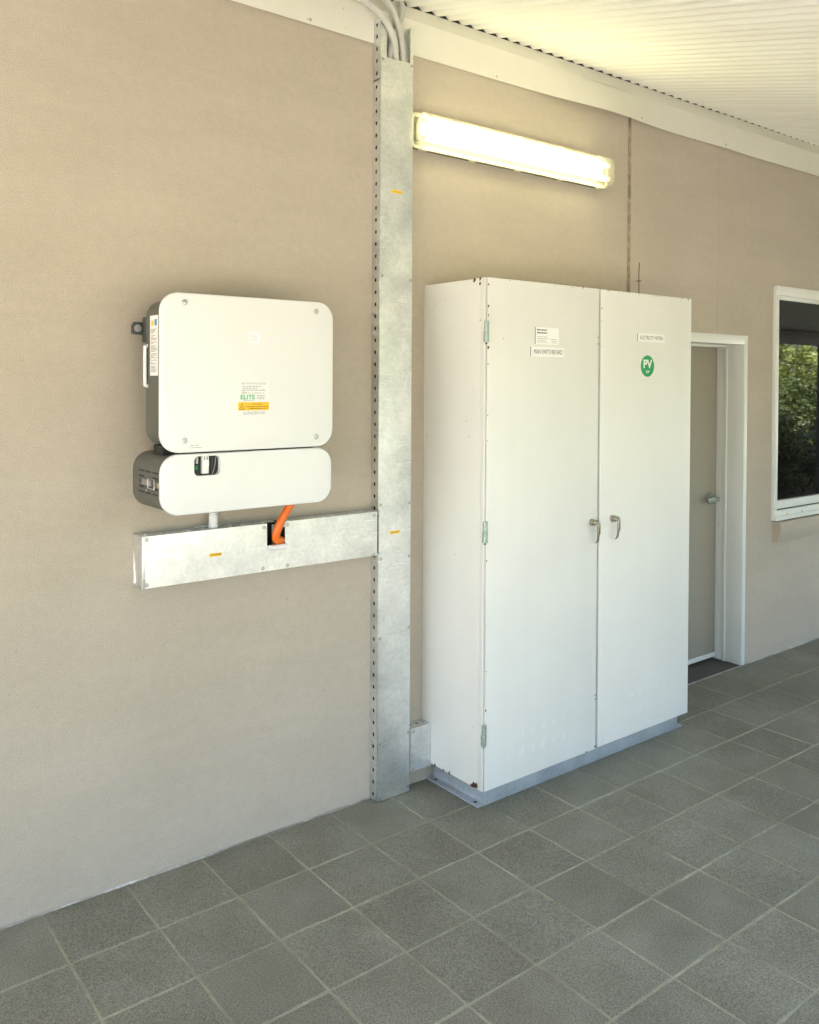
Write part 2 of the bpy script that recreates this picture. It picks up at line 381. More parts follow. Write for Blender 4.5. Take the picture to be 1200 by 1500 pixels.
def screw_mesh(r=0.006):
    bm = bmesh.new()
    prof = [(r*1.35, 0.0), (r*1.35, -0.0008), (r, -0.001), (r*0.9, -0.0028), (r*0.45, -0.0036), (r*0.35, -0.0022), (0.0001, -0.002)]
    rings = [[bm.verts.new((q*math.cos(2*math.pi*i/10), y, q*math.sin(2*math.pi*i/10))) for i in range(10)] for q, y in prof]
    for a, b in zip(rings, rings[1:]):
        for i in range(10):
            j = (i+1) % 10; bm.faces.new((a[i], a[j], b[j], b[i]))
    bmesh.ops.recalc_face_normals(bm, faces=bm.faces)
    me = bpy.data.meshes.new('screw'); bm.to_mesh(me); bm.free(); shade(me, 40); me.materials.append(MAT['steel']); return me
SCREW = screw_mesh(0.0058); SCREW_BIG = screw_mesh(0.0085)
def screws(parent, y, pts, me=None):
    for x, z in pts: put('screw', me or SCREW, None, parent, (x, y, z))

# ================================================================== SETTING
# ground reaching the horizon
bm = bmesh.new(); bmesh.ops.create_circle(bm, cap_ends=True, radius=400, segments=64); bmesh.ops.translate(bm, verts=bm.verts, vec=(0, 0, -0.16))
g = obj('ground', bm, 'grass', smooth=False); g['kind'] = 'structure'
slab = obj('verandah_slab', B(-5.0, 15, -3.85, 3.2, -0.155, -0.022, bev=0.006), 'concrete'); slab['kind'] = 'structure'
path = obj('path', B(-12, 10, -5.2, -3.86, -0.158, -0.10), 'concrete'); path['kind'] = 'structure'  # unseen pale paving added to bounce light into the verandah

bed = obj('added_dark_bed', B(10.2, 26, -9.5, -3.86, -0.158, -0.12), 'mulch'); bed['kind'] = 'structure'  # dark bed added to darken the glass reflection and cut ground bounce

# ---- tiled floor: grout bed with one object per tile
T, D1 = 0.3, 0.3194
floor = obj('floor', B(-5.0, 15, -3.85, 0.0, -0.021, -0.0022), 'grout'); floor['kind'] = 'structure'
def tile_mesh(w, d, seed):
    rnd = random.Random(seed); bm = bmesh.new(); h = 0.0105
    loop = []
    for (ax, ay), (bx_, by) in (((-w/2, -d/2), (w/2, -d/2)), ((w/2, -d/2), (w/2, d/2)), ((w/2, d/2), (-w/2, d/2)), ((-w/2, d/2), (-w/2, -d/2))):
        for k in range(5):
            t = k/5; j = 0.0 if k == 0 else rnd.uniform(-0.0012, 0.0012)
            nx, ny = (by-ay), -(bx_-ax); L = math.hypot(nx, ny)
            loop.append((ax+(bx_-ax)*t+nx/L*j, ay+(by-ay)*t+ny/L*j))
    top = [bm.verts.new((x*0.985, y*0.985, 0)) for x, y in loop]; mid = [bm.verts.new((x, y, -0.0018)) for x, y in loop]; bot = [bm.verts.new((x, y, -h)) for x, y in loop]
    bm.faces.new(top)
    n = len(loop)
    for a, b in ((top, mid), (mid, bot)):
        for i in range(n): j = (i+1) % n; bm.faces.new((a[i], b[i], b[j], a[j]))
    bmesh.ops.recalc_face_normals(bm, faces=bm.faces)
    me = bpy.data.meshes.new('floor_tile'); bm.to_mesh(me); bm.free(); me.materials.append(MAT['tile']); return me
J = 0.0088
TM = [tile_mesh(T-J, T-J, s) for s in range(5)]; TE = [tile_mesh(T-J, D1-0.012, 20+s) for s in range(3)]
rest = bmesh.new()
for c in range(-16, 50):
    for r in range(0, 13):
        x = c*T+T/2; y = -(D1/2+0.002) if r == 0 else -(D1+(r-1)*T+T/2)
        if y-T/2 < -3.86: continue
        seen = (-4 <= c <= 20 and r <= 6 and c > -4 + r*0.9 - 1 and (c > 1 or r <= 3))
        if seen:
            o = put('floor_tile', random.choice(TE if r == 0 else TM), None, floor, (x+random.uniform(-.0012, .0012), y+random.uniform(-.0012, .0012), random.uniform(-.0009, .0003)), (random.uniform(-.0015, .0015), random.uniform(-.0015, .0015), random.uniform(-.003, .003)+random.choice((0, math.pi))))
        else:
            w2 = (T-J)/2; d2 = (D1-0.012)/2 if r == 0 else w2; box(rest, x-w2, x+w2, y-d2, y+d2, -0.0105, 0)
o = obj('floor_tiles_beyond', rest, 'tile', floor, smooth=False); o['kind'] = 'stuff'

# ---- ragged mortar line where wall and floor meet
bm = bmesh.new(); x = -1.2
while x < 6.3:
    if not (3.5 < x < 4.5):
        a = max(0, 0.35+1.3*mnoise.noise((x*1.9, 3.1, 0))); w = 0.003+0.014*a*random.uniform(0.3, 1.0); h = 0.0002+0.011*random.random()*a
        dx = random.uniform(0.02, 0.07)
        vs = [bm.verts.new(v) for v in ((x, -0.0004, h+0.0006), (x+dx, -0.0004, h+0.0006), (x+dx, -w*random.uniform(.6, 1.2), 0.0004), (x, -w, 0.0004))]
        bm.faces.new(vs)
        x += dx*0.97
    else: x += 0.05
o = obj('mortar_line', bm, 'mortar', floor, smooth=False, recalc=False); o['kind'] = 'stuff'

# ================================================================== HOUSE WALL
hw = thing('house_wall', (3.0, 0, 0), 'beige rendered house wall with a brown vertical sealant joint under white fascia', 'wall')
DX0, DX1, DZ = 3.48, 4.494, 2.188            # door frame outside
WX0, WX1, WZ0, WZ1 = 4.815, 6.30, 0.925, 2.548
TOP = 3.43
bm = B(-5.0, 3.222, 0, 0.25, 0.0035, TOP); obj('wall_panel', bm, 'wall', hw, smooth=False)
bm = bmesh.new(); box(bm, 3.254, DX0, 0, 0.25, 0.0035, TOP); box(bm, DX0, 4.1428, 0, 0.25, DZ, TOP); obj('wall_panel', bm, 'wall', hw, smooth=False)
bm = bmesh.new(); box(bm, 4.1442, DX1, 0, 0.25, DZ, TOP); box(bm, DX1, WX0, 0, 0.25, 0.0035, TOP)
box(bm, WX0, WX1, 0, 0.25, 0.0035, WZ0); box(bm, WX0, WX1, 0, 0.25, WZ1, TOP); box(bm, WX1, 14.5, 0, 0.25, 0.0035, TOP); obj('wall_panel', bm, 'wall', hw, smooth=False)
# sealant joint: uneven bead between two raw edges
bm = bmesh.new(); n = 90
for s0, s1, yy in ((3.2215, 3.2545, 0.006),):
    L = [[bm.verts.new((xx+random.uniform(-.0008, .0008), yy+dy+random.uniform(-.0015, .0015), 3.42*i/n)) for xx, dy in ((s0, -.004), (s0+.007, 0.004), ((s0+s1)/2, 0), (s1-.010, 0.003), (s1, -.0055))] for i in range(n+1)]
    for a, b in zip(L, L[1:]):
        for i in range(4): bm.faces.new((a[i], a[i+1], b[i+1], b[i]))
obj('sealant_joint', bm, 'sealant', hw)
obj('joint_backing', B(4.13, 4.16, 0.0007, 0.24, DZ+0.01, TOP-0.01), 'wall', hw, smooth=False)
obj('rear_wall', B(-5.0, 14.5, 3.0, 3.2, -0.02, 4.30), 'wall', hw, smooth=False)
for xx in (-5.0, 14.3): obj('side_wall', B(xx, xx+0.2, 0.26, 2.99, -0.02, 3.58), 'wall', hw, smooth=False)

# fascia flashing: pressed metal, its lower edge bowed off the wall
def bow(x): return 0.068*math.exp(-((x-3.02)/0.36)**2)+0.010*math.exp(-((x-4.15)/0.2)**2)+0.003*math.sin(x*2.1)**2
def fascia(x0, x1, off):
    bm = bmesh.new(); n = int((x1-x0)/0.05); rows = []
    for i in range(n+1):
        x = x0+(x1-x0)*i/n; b = bow(x); sag = -0.015*math.exp(-((x-3.05)/0.35)**2)
        kink = 0.006*math.exp(-((x-4.19)/0.03)**2)
        pr = [(-0.002-b-off, 3.374+sag+0.004), (-0.006-b-off, 3.373+sag), (-0.007-b*0.93-off, 3.39+sag), (-0.009-b*0.55-off+kink, 3.45), (-0.012-b*0.2-off-kink, 3.515), (-0.014-off, 3.527), (0.012-off, 3.597), (0.0134, 3.5975)]
        rows.append([bm.verts.new((x, y, z)) for y, z in pr])
    for a, b in zip(rows, rows[1:]):
        for i in range(len(a)-1): bm.faces.new((a[i], a[i+1], b[i+1], b[i]))
    return bm
fp = obj('fascia_panel', fascia(-5.0, 4.20, 0.0), 'fascia', hw, ang=20)
screws(fp, -0.0085, [(1.085, 3.392), (2.171, 3.390), (-0.1, 3.392)]); screws(fp, -0.043, [(3.287, 3.388)])
screws(fp, -0.013, [(2.73, 3.50)])
fp2 = obj('fascia_panel', fascia(4.165, 14.5, 0.003), 'fascia', hw, ang=20)
screws(fp2, -0.022, [(4.185, 3.392)]); screws(fp2, -0.011, [(5.24, 3.388), (6.4, 3.388)])

obj('void_shade_strip', B(-5.0, 14.5, 0.0135, 0.035, 3.56, 3.645), 'interior', hw, smooth=False)  # black strip paints the dark void between roof ribs and fascia

# ================================================================== ROOF
SL, PITCH = 0.257, 0.082
rf = thing('verandah_roof', (5, -3.7, 2.66), 'cream corrugated iron roof sheets sloping down from the wall', 'roof')
def sheet_mesh():
    bm = bmesh.new(); nper = 10; k = 10; Wd = nper*PITCH+0.03
    nx = int(Wd/(PITCH/k)); ys = [3.3, 1.5, 0.15, -0.2, -0.8, -1.6, -2.6, -3.75]; cols = []
    for i in range(nx+1):
        x = i*PITCH/k; z = 0.0122*math.cos(2*math.pi*x/PITCH)
        cols.append([bm.verts.new((x, y, z+SL*y)) for y in ys])
    for a, b in zip(cols, cols[1:]):
        for j in range(len(ys)-1): bm.faces.new((a[j], b[j], b[j+1], a[j+1]))
    bmesh.ops.recalc_face_normals(bm, faces=bm.faces)
    me = bpy.data.meshes.new('roof_sheet'); bm.to_mesh(me); bm.free(); shade(me, 60); me.materials.append(MAT['roof']); return me
SM = sheet_mesh()
for i in range(24): put('roof_sheet', SM, None, rf, (-5.0+0.032+i*10*PITCH, 0, 3.6045+(0.0010 if i % 2 else 0)), (0, 0.0, 0.0))
bm = bmesh.new()
tag(obj('eave_beam', B(-5, 14.6, -3.58, -3.48, 2.47, 2.665, bev=0.006), 'post'), 'dark timber eave beam carrying the outer roof edge', 'beam')
for x in (-2.0, 1.6, 5.2, 8.8, 12.75):
    p = thing('verandah_post', (x, -3.53, 0), 'square dark verandah post under the eave beam', 'post', 'posts under the eave beam')
    obj('shaft', B(x-.05, x+.05, -3.579, -3.481, 0.012, 2.475, bev=0.005), 'post', p); obj('base_plate', B(x-.08, x+.08, -3.61, -3.45, 0.0, 0.0125, bev=0.002), 'galv2', p)

# ================================================================== CABINET
cx0, cx1, cz0, cz1 = 1.718, 3.226, 0.096, 2.322
cab = thing('switchboard_cabinet', (2.47, -0.2, 0), 'tall white steel two-door switchboard cabinet on a galvanised plinth', 'cabinet')
bm = bmesh.new()
box(bm, cx0, cx1, -0.388, 0.0, cz0+0.004, cz1, bev=0.004, seg=3)
case = obj('case', bm, 'cab', cab)
obj('case_lip', B(cx0-0.0003, cx0+0.0085, -0.4125, -0.3885, cz0+0.003, cz1+0.0005, bev=0.002), 'cab', cab)
dl = obj('door', B(cx0+0.0138, 2.469, -0.4165, -0.3915, cz0, cz1+0.002, bev=0.003, seg=3), 'cab', cab)
dr = obj('door', B(2.4835, cx1+0.002, -0.4175, -0.3915, cz0+0.004, cz1+0.001, bev=0.003, seg=3), 'cab', cab)
obj('door_gasket', B(2.4695, 2.483, -0.398, -0.387, cz0+0.01, cz1-0.01), 'black', cab)
obj('door_gasket', B(cx0+0.0086, cx0+0.0137, -0.399, -0.387, cz0+0.01, cz1-0.01), 'black', cab)
YD, YR = -0.4166, -0.4176
for hz in (2.090, 1.225, 0.345):
    h = obj('hinge', cyl(bmesh.new(), (cx0+0.0085, -0.4145, hz), (cx0+0.0085, -0.4145, hz+0.046), 0.0105), 'hinge', cab)
    obj('hinge_knuckle', cyl(bmesh.new(), (cx0+0.0075, -0.4140, hz-0.046), (cx0+0.0075, -0.4140, hz-0.0008), 0.0122), 'hinge', h)
    obj('hinge_pin', cyl(bmesh.new(), (cx0+0.0078, -0.4140, hz-0.054), (cx0+0.0078, -0.4140, hz-0.0465), 0.005, 0.0035, seg=10), 'rust', h)
def handle(px, pz, yface, lean, parent):
    h = obj('handle', cyl(bmesh.new(), (px, yface+0.001, pz), (px, yface-0.020, pz), 0.0165, 0.0155, seg=20), 'chrome', parent)
    obj('neck', cyl(bmesh.new(), (px, yface-0.019, pz), (px+0.003, yface-0.033, pz+0.001), 0.0125, 0.0095, seg=16), 'chrome', h)
    bm = bmesh.new(); rows = []
    for t, dy, w, th in ((-0.008, -0.040, .0075, .006), (-0.011, -0.047, .0085, .0068), (-0.02, -0.053, .0085, .006), (-0.045, -0.053, .0078, .005), (-0.08, -0.051, .0068, .0045), (-0.104, -0.048, .0062, .004), (-0.114, -0.042, .0058, .0035), (-0.120, -0.033, .0052, .003)):
        cx_ = px+0.004+lean*(-t/0.1); z_ = pz+0.020+t
        rows.append([bm.verts.new((cx_+a*w, yface+dy+0.016+b*th, z_)) for a, b in ((-1, -.6), (-.6, -1), (.6, -1), (1, -.6), (1, .6), (.6, 1), (-.6, 1), (-1, .6))])
    for a, b in zip(rows, rows[1:]):
        for k in range(8): bm.faces.new((a[k], a[(k+1) % 8], b[(k+1) % 8], b[k]))
    bm.faces.new(rows[0]); bm.faces.new(list(reversed(rows[-1])))
    obj('lever', bm, 'chrome', h, ang=50)
    obj('lever_wear', B(px+0.0122+lean*.3, px+0.0132+lean*.6, yface-0.041, yface-0.034, pz-0.055, pz-0.004), 'rust', h)
handle(2.424, 1.203, YD, 0.006, dl); handle(2.577, 1.207, YR, -0.001, dr)
def plate(x0, x1, z0, z1, yf, parent, th=0.0035):
    p = obj('label_plate', B(x0, x1, yf-th, yf+0.001, z0, z1, bev=0.0006, seg=1), 'plate', parent)
    obj('plate_edge', B(x0-0.0008, x0, yf-th+0.0004, yf, z0+0.0006, z1-0.0006), 'brown_edge', p)
    return p
p1 = plate(2.025, 2.180, 2.045, 2.122, YD, dl)
bm = bmesh.new(); bars(bm, [(2.034, 2.098, 2.107, 0.0055), (2.034, 2.104, 2.094, 0.0055)], YD-0.0040); obj('small_print', bm, 'ink', p1, smooth=False)['kind'] = 'stuff'
bm = bmesh.new(); bars(bm, [(2.036, 2.10, 2.078, 0.0022), (2.036, 2.11, 2.070, 0.0022), (2.036, 2.09, 2.062, 0.0022), (2.036, 2.10, 2.054, 0.0022), (2.125, 2.165, 2.068, 0.0022), (2.13, 2.17, 2.060, 0.0022), (2.13, 2.165, 2.052, 0.0022)], YD-0.0040); obj('small_print', bm, 'ink_grey', p1, smooth=False)['kind'] = 'stuff'
p2 = plate(1.996, 2.217, 1.989, 2.033, YD, dl); text('lettering', 'MAIN SWITCHBOARD', 2.014, 2.203, 2.001, 2.022, YD-0.0040, 'ink', p2)
p3 = plate(2.765, 2.985, 2.082, 2.122, YR, dr); text('lettering', 'ELECTRICITY METERS', 2.782, 2.972, 2.092, 2.111, YR-0.0040, 'ink', p3)
st = obj('round_sticker', cyl(bmesh.new(), (2.849, YR+0.0005, 1.958), (2.849, YR-0.0009, 1.958), 0.0545, seg=48), 'green', dr)
text('lettering', 'PV', 2.815, 2.887, 1.947, 1.991, YR-0.0013, 'white_pl', st, bold=0.035)
text('lettering', 'DP', 2.836, 2.864, 1.922, 1.936, YR-0.0013, 'white_pl', st, bold=0.02)
# punched air louvres, barely raised
def louvre_mesh():
    bm = bmesh.new(); w, h, d = 0.024, 0.034, 0.0007
    pts = [(-w/2, 0, -h/2), (w/2, 0, -h/2), (w/2, 0, h/2), (-w/2, 0, h/2)]; top = [(-w/2+.003, -d*0.25, -h/2+.004), (w/2-.001, -d, -h/2+.004), (w/2-.001, -d, h/2-.004), (-w/2+.003, -d*0.25, h/2-.004)]
    a = [bm.verts.new(p) for p in pts]; b = [bm.verts.new(p) for p in top]; bm.faces.new(b)
    for i in range(4): j = (i+1) % 4; bm.faces.new((a[i], a[j], b[j], b[i]))
    bmesh.ops.recalc_face_normals(bm, faces=bm.faces); me = bpy.data.meshes.new('louvre'); bm.to_mesh(me); bm.free(); me.materials.append(MAT['cab']); return me
LM = louvre_mesh()
for par, xb, yy in ((dl, 1.962, YD), (dr, 2.745, YR)):
    for i in range(5):
        for z in (0.300, 0.214): put('louvre', LM, None, par, (xb+i*0.068, yy+0.0003, z))
for i in range(2):
    for z in (2.246, 2.178): put('louvre', LM, None, dr, (2.930+i*0.06, YR+0.0003, z))
# rust chips along the edges (too small to pick apart)
bm = bmesh.new()
def chip(x, y, z, s, axis):
    n = random.randint(6, 9); vs = []
    for i in range(n):
        a = 2*math.pi*i/n; r = s*random.uniform(0.6, 1.5); u, v = r*math.cos(a), r*math.sin(a)*1.3
        vs.append(bm.verts.new((x+u, y, z+v) if axis == 'y' else (x, y+u, z+v)))
    bm.faces.new(vs)
xs = cx0-0.0004
for (y, z, s) in ((-0.345, cz1-0.004, .008), (-0.382, cz1-0.006, .006), (-0.381, cz1-0.024, .005), (-0.383, 2.14, .003), (-0.30, 1.7, .0022), (-0.09, 2.23, .0025), (-0.23, 1.1, .002), (-0.36, 0.108, .010), (-0.347, 0.104, .007), (-0.376, 0.112, .009), (-0.20, 0.103, .006), (-0.02, 0.105, .009), (-0.05, 0.102, .006), (-0.16, 0.102, .005), (-0.10, .102, .006)):
    chip(xs, y, z, s, 'x')
for (x, z, s) in ((cx0+.0165, cz1-.03, .004), (cx0+.0165, 2.20, .0045), (cx0+.0165, 2.16, .003), (cx0+.0165, 2.02, .005), (cx0+.0165, 1.95, .003), (cx0+.0165, 1.73, .003), (cx0+.0165, 1.62, .002), (cx0+.0165, 1.10, .003), (cx0+.0165, 0.45, .0035), (cx0+.0165, 0.62, .002), (cx0+.0165, 0.82, .002), (2.463, 2.09, .0035), (2.463, 2.06, .0035), (2.462, .36, .003), (2.462, .34, .0032), (2.466, 0.11, .005), (2.45, 1.26, .002), (2.46, 1.22, .002), (2.40, 0.099, .004), (2.33, 2.27, .0018), (2.2, 2.19, .0015)):
    chip(x, YD-0.0003, z, s, 'y')
for (x, z, s) in ((2.487, 2.23, .003), (2.489, 2.17, .0025), (2.487, 2.05, .002), (3.2, cz1-.004, .003), (2.9, cz1-.003, .0025), (2.7, cz1-.002, .003)):
    chip(x, YR-0.0003, z, s, 'y')
for i in range(12): chip(random.uniform(cx0+.02, cx1), (YD if i % 2 else YR)-0.0003 if False else YR-0.0003, cz1-0.001-random.random()*0.003, random.uniform(.0012, .003), 'y')
o = obj('rust_chips', bm, 'rust', cab, smooth=False, recalc=False); o['kind'] = 'stuff'
# plinth of rolled channel: side channels with toes turned outwards, plain webs front and back
def channel(px, sgn):
    bm = bmesh.new(); y0, y1 = -0.362, -0.01
    box(bm, min(px, px+sgn*0.008), max(px, px+sgn*0.008), y0, y1, 0.008, 0.0965)
    box(bm, min(px, px-sgn*0.045), max(px, px-sgn*0.045), y0, y1, 0.001, 0.0085, bev=0.002)
    for k in range(4):                                   # root fillet
        a0, a1 = R(22.5*k), R(22.5*(k+1)); r = 0.012
        q = [(px-sgn*r*(1-math.sin(a)), 0.0085+r*(1-math.cos(a))) for a in (a0, a1)]
        v = [bm.verts.new((q[i][0], yy, q[i][1])) for i, yy in ((0, y0), (1, y0), (1, y1), (0, y1))]; bm.faces.new(v)
    return obj('plinth_channel', bm, 'galv2', cab)
c1 = channel(1.785, 1); c2 = channel(3.214, -1)
obj('plinth_front', B(1.786, 3.2135, -0.3645, -0.356, 0.0015, 0.0968, bev=0.0015), 'galv2', cab)
obj('plinth_back', B(1.794, 3.205, -0.020, -0.012, 0.0015, 0.0968), 'galv2', cab)
for yy in (-0.055, -0.325): obj('bolt_hole', cyl(bmesh.new(), (1.762, yy, 0.0075), (1.762, yy, 0.0088), 0.0085, seg=14), 'black', c1)
obj('bolt_hole', cyl(bmesh.new(), (1.7852, -0.25, 0.075), (1.7844, -0.25, 0.075), 0.006, seg=12), 'black', c1)
obj('bolt_hole', cyl(bmesh.new(), (1.800, -0.364, 0.072), (1.800, -0.3652, 0.072), 0.006, seg=12), 'black', cab)

# stub of wire on top of the cabinet
bm = bmesh.new(); tube(bm, spline([(3.065, -0.20, 2.318), (3.066, -0.2, 2.40), (3.0655, -0.199, 2.46), (3.068, -0.2, 2.525)], 5), 0.0022, seg=8); tube(bm, [(3.048, -.2, 2.424), (3.082, -.2, 2.428)], 0.0026, seg=8); tube(bm, [(3.065, -.2, 2.318), (3.0655, -.2, 2.345)], 0.0055, seg=8)
tag(obj('wire_stub', bm, 'rust'), 'thin rusty upright wire on top of the white cabinet', 'wire')

# ================================================================== RISER
RX0, RX1, RD = 1.417, 1.600, 0.055
rs = thing('cable_riser', (1.508, -0.03, 0), 'tall galvanised steel cable riser standing from floor to fascia', 'cable riser')
hp = 0.0533; RTOP = 3.505; Y0 = -0.0005
bm = bmesh.new(); nlow = int(3.235/hp)
perforated(bm, (RX0, -RD+0.001, 0.003), (0, 0, hp), (0, RD-0.0015, 0), nlow)
zt = 0.003+nlow*hp
obj('perforated_side', bm, 'galv', rs, smooth=False)
nup = int((RTOP-zt-0.008)/hp)
bm = bmesh.new(); perforated(bm, (RX0-0.001, -RD-0.002, zt+0.007), (0, 0, hp), (0, RD-0.0005, 0), nup, hole=0.30); obj('perforated_side', bm, 'galv', rs, smooth=False)
ztop = zt+0.007+nup*hp
bm = bmesh.new(); perforated(bm, (RX1, -RD+0.001, 0.003), (0, 0, hp), (0, RD-0.0015, 0), nlow); perforated(bm, (RX1, -RD-0.002, zt+0.007), (0, 0, hp), (0, RD-0.016, 0), nup)
obj('perforated_side', bm, 'galv', rs, smooth=False)
bm = bmesh.new(); box(bm, RX0+0.0005, RX1-0.0005, -0.003, -0.0005, 0.003, 3.36); box(bm, RX0+0.0005, RX1-0.0005, -0.0185, -0.016, 3.361, ztop)
obj('back_plate', bm, 'galv', rs)
obj('shade_liner', B(RX0+0.004, RX0+0.006, -RD+0.002, -0.02, 3.22, ztop-0.02), 'interior', rs)  # near-black strip paints the shade seen through the upper holes
obj('shade_fill', B(RX0+0.007, RX1-0.007, -RD+0.004, -0.006, 0.004, 3.20), 'interior', rs)  # near-black block puts the shade behind the holes into colour
bm = bmesh.new()
for a, b in ((RX0-0.0005, RX0+0.034), (RX1-0.016, RX1+0.0005)):
    box(bm, a, b, -RD-0.002, -RD, 0.003, ztop, bev=0.0006, seg=1)
obj('front_lip', bm, 'galv', rs)
def cover(z0, z1, dz0, dz1, y, tilt=0.0):
    """thin cover plate, gently buckled; its ends cut slightly out of square"""
    bm = bmesh.new(); nx, nz = 6, max(4, int((z1-z0)/0.08)); rows = []
    for j in range(nz+1):
        row = []
        for i in range(nx+1):
            u, t = i/nx, j/nz; x = RX0+0.0025+u*(RX1-RX0-0.004); z = (z0+dz0*u)*(1-t)+(z1+dz1*u)*t
            bul = 0.0016*math.sin(math.pi*u)*(0.5+mnoise.noise((0, z*3.1, y*7)))+0.0008*mnoise.noise((x*9, z*9, 2))
            row.append(bm.verts.new((x, y-bul, z)))
        rows.append(row)
    for a, b in zip(rows, rows[1:]):
        for i in range(nx): bm.faces.new((a[i], a[i+1], b[i+1], b[i]))
    g = bmesh.ops.extrude_face_region(bm, geom=bm.faces[:])
    bmesh.ops.translate(bm, verts=[v for v in g['geom'] if isinstance(v, bmesh.types.BMVert)], vec=(0, 0.0014, 0))
    return bm
YC = -RD-0.0045
cv1 = obj('cover_panel', cover(0.7435, 3.303, 0, 0.004, YC), 'galv', rs)
cv2 = obj('cover_panel', cover(0.003, 0.7425, 0, 0, YC-0.0005), 'galv', rs)
SI = RX0+0.012; SO = RX1-0.010
screws(cv1, YC-0.001, [(SI, 3.292), (SO, 3.296), (SI, 1.325), (SO, 1.322), (SI, 1.085), (SO, 1.080), (SO, 0.755), (SO, 2.33), (SI, 2.34)])
screws(cv2, YC-0.0015, [(SI-0.002, 0.731), (SI, 0.262), (SO, 0.275), (SI, 0.016), (SO, 0.028)])
for (x0, x1, z0, z1, n) in ((1.480, 1.537, 2.712, 2.726, 0), (1.480, 1.533, 1.191, 1.204, 1)):
    l = obj('yellow_label', B(x0, x1, YC-0.0032, YC+0.0005, z0, z1), 'yellow', cv1, smooth=False)
    obj('small_print', bars(bmesh.new(), [(x0+0.006, x1-0.006, z0+0.005, 0.003)], YC-0.0037), 'yink', l, smooth=False)['kind'] = 'stuff'

# ---- conduits that leave the open top of the riser
CG = 'pale grey conduits bending out of the riser top'
def conduit(pts, r, mat, label, group=None):
    bm = bmesh.new(); tube(bm, spline(pts, 10), r, seg=16)
    return tag(obj('conduit', bm, mat, ang=60), label, 'conduit', group)
conduit([(1.519, -0.036, 3.15), (1.517, -0.037, 3.30), (1.500, -0.048, 3.375), (1.455, -0.068, 3.435), (1.385, -0.083, 3.478), (1.28, -0.086, 3.508), (1.10, -0.084, 3.520), (0.60, -0.06, 3.524), (-0.4, -0.04, 3.524)], 0.0150, 'grey_pipe', 'lower pale grey conduit bending left out of the riser top, over its perforated side')
conduit([(1.560, -0.037, 3.15), (1.558, -0.037, 3.30), (1.545, -0.043, 3.39), (1.510, -0.055, 3.47), (1.455, -0.066, 3.537), (1.36, -0.078, 3.566), (1.20, -0.082, 3.572), (0.60, -0.072, 3.570), (-0.4, -0.068, 3.568)], 0.0150, 'grey_pipe', 'upper pale grey conduit arching left out of the riser top, just under the roof sheets')
conduit([(1.482, -0.034, 3.15), (1.484, -0.034, 3.30), (1.497, -0.034, 3.40), (1.535, -0.034, 3.485), (1.552, -0.034, 3.525), (1.558, -0.02, 3.585), (1.56, 0.06, 3.60)], 0.0125, 'grey_pipe', 'pale grey conduit crossing behind the others inside the open riser top')

# ================================================================== HORIZONTAL TRUNKING
TX0, TX1, TZ0, TZ1, TD = 0.325, 1.389, 1.112, 1.303, 0.085
tr = thing('cable_trunking', (0.85, -0.04, TZ0), 'horizontal galvanised cable trunking with a notched cover under the inverter', 'cable trunking')
OX0, OX1, OZ = 0.842, 0.925, 1.214
# cover with a notch cut in its top edge
bm = bmesh.new(); y = -TD-0.0022
def gridplate(bm, x0, x1, z0, z1, n, m):
    rows = [[bm.verts.new((x0+(x1-x0)*i/n, y-0.0022*math.sin(math.pi*max(0, min(1, (z0+(z1-z0)*j/m-TZ0)/(TZ1-TZ0))))*(0.4+0.5*mnoise.noise((x0+(x1-x0)*i/n*4, 0, j*.3))), z0+(z1-z0)*j/m)) for i in range(n+1)] for j in range(m+1)]
    for a, b in zip(rows, rows[1:]):
        for i in range(n): bm.faces.new((a[i], a[i+1], b[i+1], b[i]))
gridplate(bm, TX0+0.002, OX0, TZ0, OZ, 10, 4); gridplate(bm, OX0, OX1, TZ0, OZ, 2, 4); gridplate(bm, OX1, TX1, TZ0, OZ, 9, 4)
gridplate(bm, TX0+0.002, OX0, OZ, TZ1, 10, 4); gridplate(bm, OX1, TX1, OZ, TZ1, 9, 4)
bmesh.ops.remove_doubles(bm, verts=bm.verts, dist=0.0004)
g = bmesh.ops.extrude_face_region(bm, geom=bm.faces[:]); bmesh.ops.translate(bm, verts=[v for v in g['geom'] if isinstance(v, bmesh.types.BMVert)], vec=(0, 0.0014, 0))
tc = obj('cover_panel', bm, 'galv_trunk', tr, ang=25)
# body: perforated top in two lengths, bottom, back, folded end cap
bm = bmesh.new(); n1 = 9; perforated(bm, (TX0+0.004, -0.006, TZ1-0.0015), ((OX0-TX0-0.004)/n1, 0, 0), (0, -TD+0.0065, 0), n1, hole=0.26); obj('perforated_top', bm, 'galv_trunk', tr, smooth=False)
bm = bmesh.new(); n2 = 8; perforated(bm, (OX1, -0.006, TZ1-0.0015), ((1.4165-OX1)/n2, 0, 0), (0, -TD+0.0065, 0), n2, hole=0.26)
obj('perforated_top', bm, 'galv_trunk', tr, smooth=False)
bm = bmesh.new(); box(bm, TX0+0.003, 1.416, -TD, -0.0005, TZ0+0.0015, TZ0+0.003); box(bm, TX0+0.003, 1.416, -0.0035, -0.001, TZ0+0.004, TZ1-0.004)
obj('body', bm, 'galv_trunk', tr)
obj('shade_fill', B(TX0+0.02, OX0-0.004, -TD+0.004, -0.006, TZ0+0.008, TZ1-0.014), 'interior', tr); obj('shade_fill', B(OX1+0.004, 1.40, -TD+0.004, -0.006, TZ0+0.008, TZ1-0.014), 'interior', tr)  # near-black blocks stand in for the shade inside the trunking
bm = bmesh.new()   # end cap, its back edge pulled out of square
v = [bm.verts.new(p) for p in ((TX0, -0.001, TZ1), (TX0+0.010, -0.001, TZ0+0.006), (TX0+0.0015, -TD-0.003, TZ0-0.003), (TX0+0.0015, -TD-0.003, TZ1-0.001))]
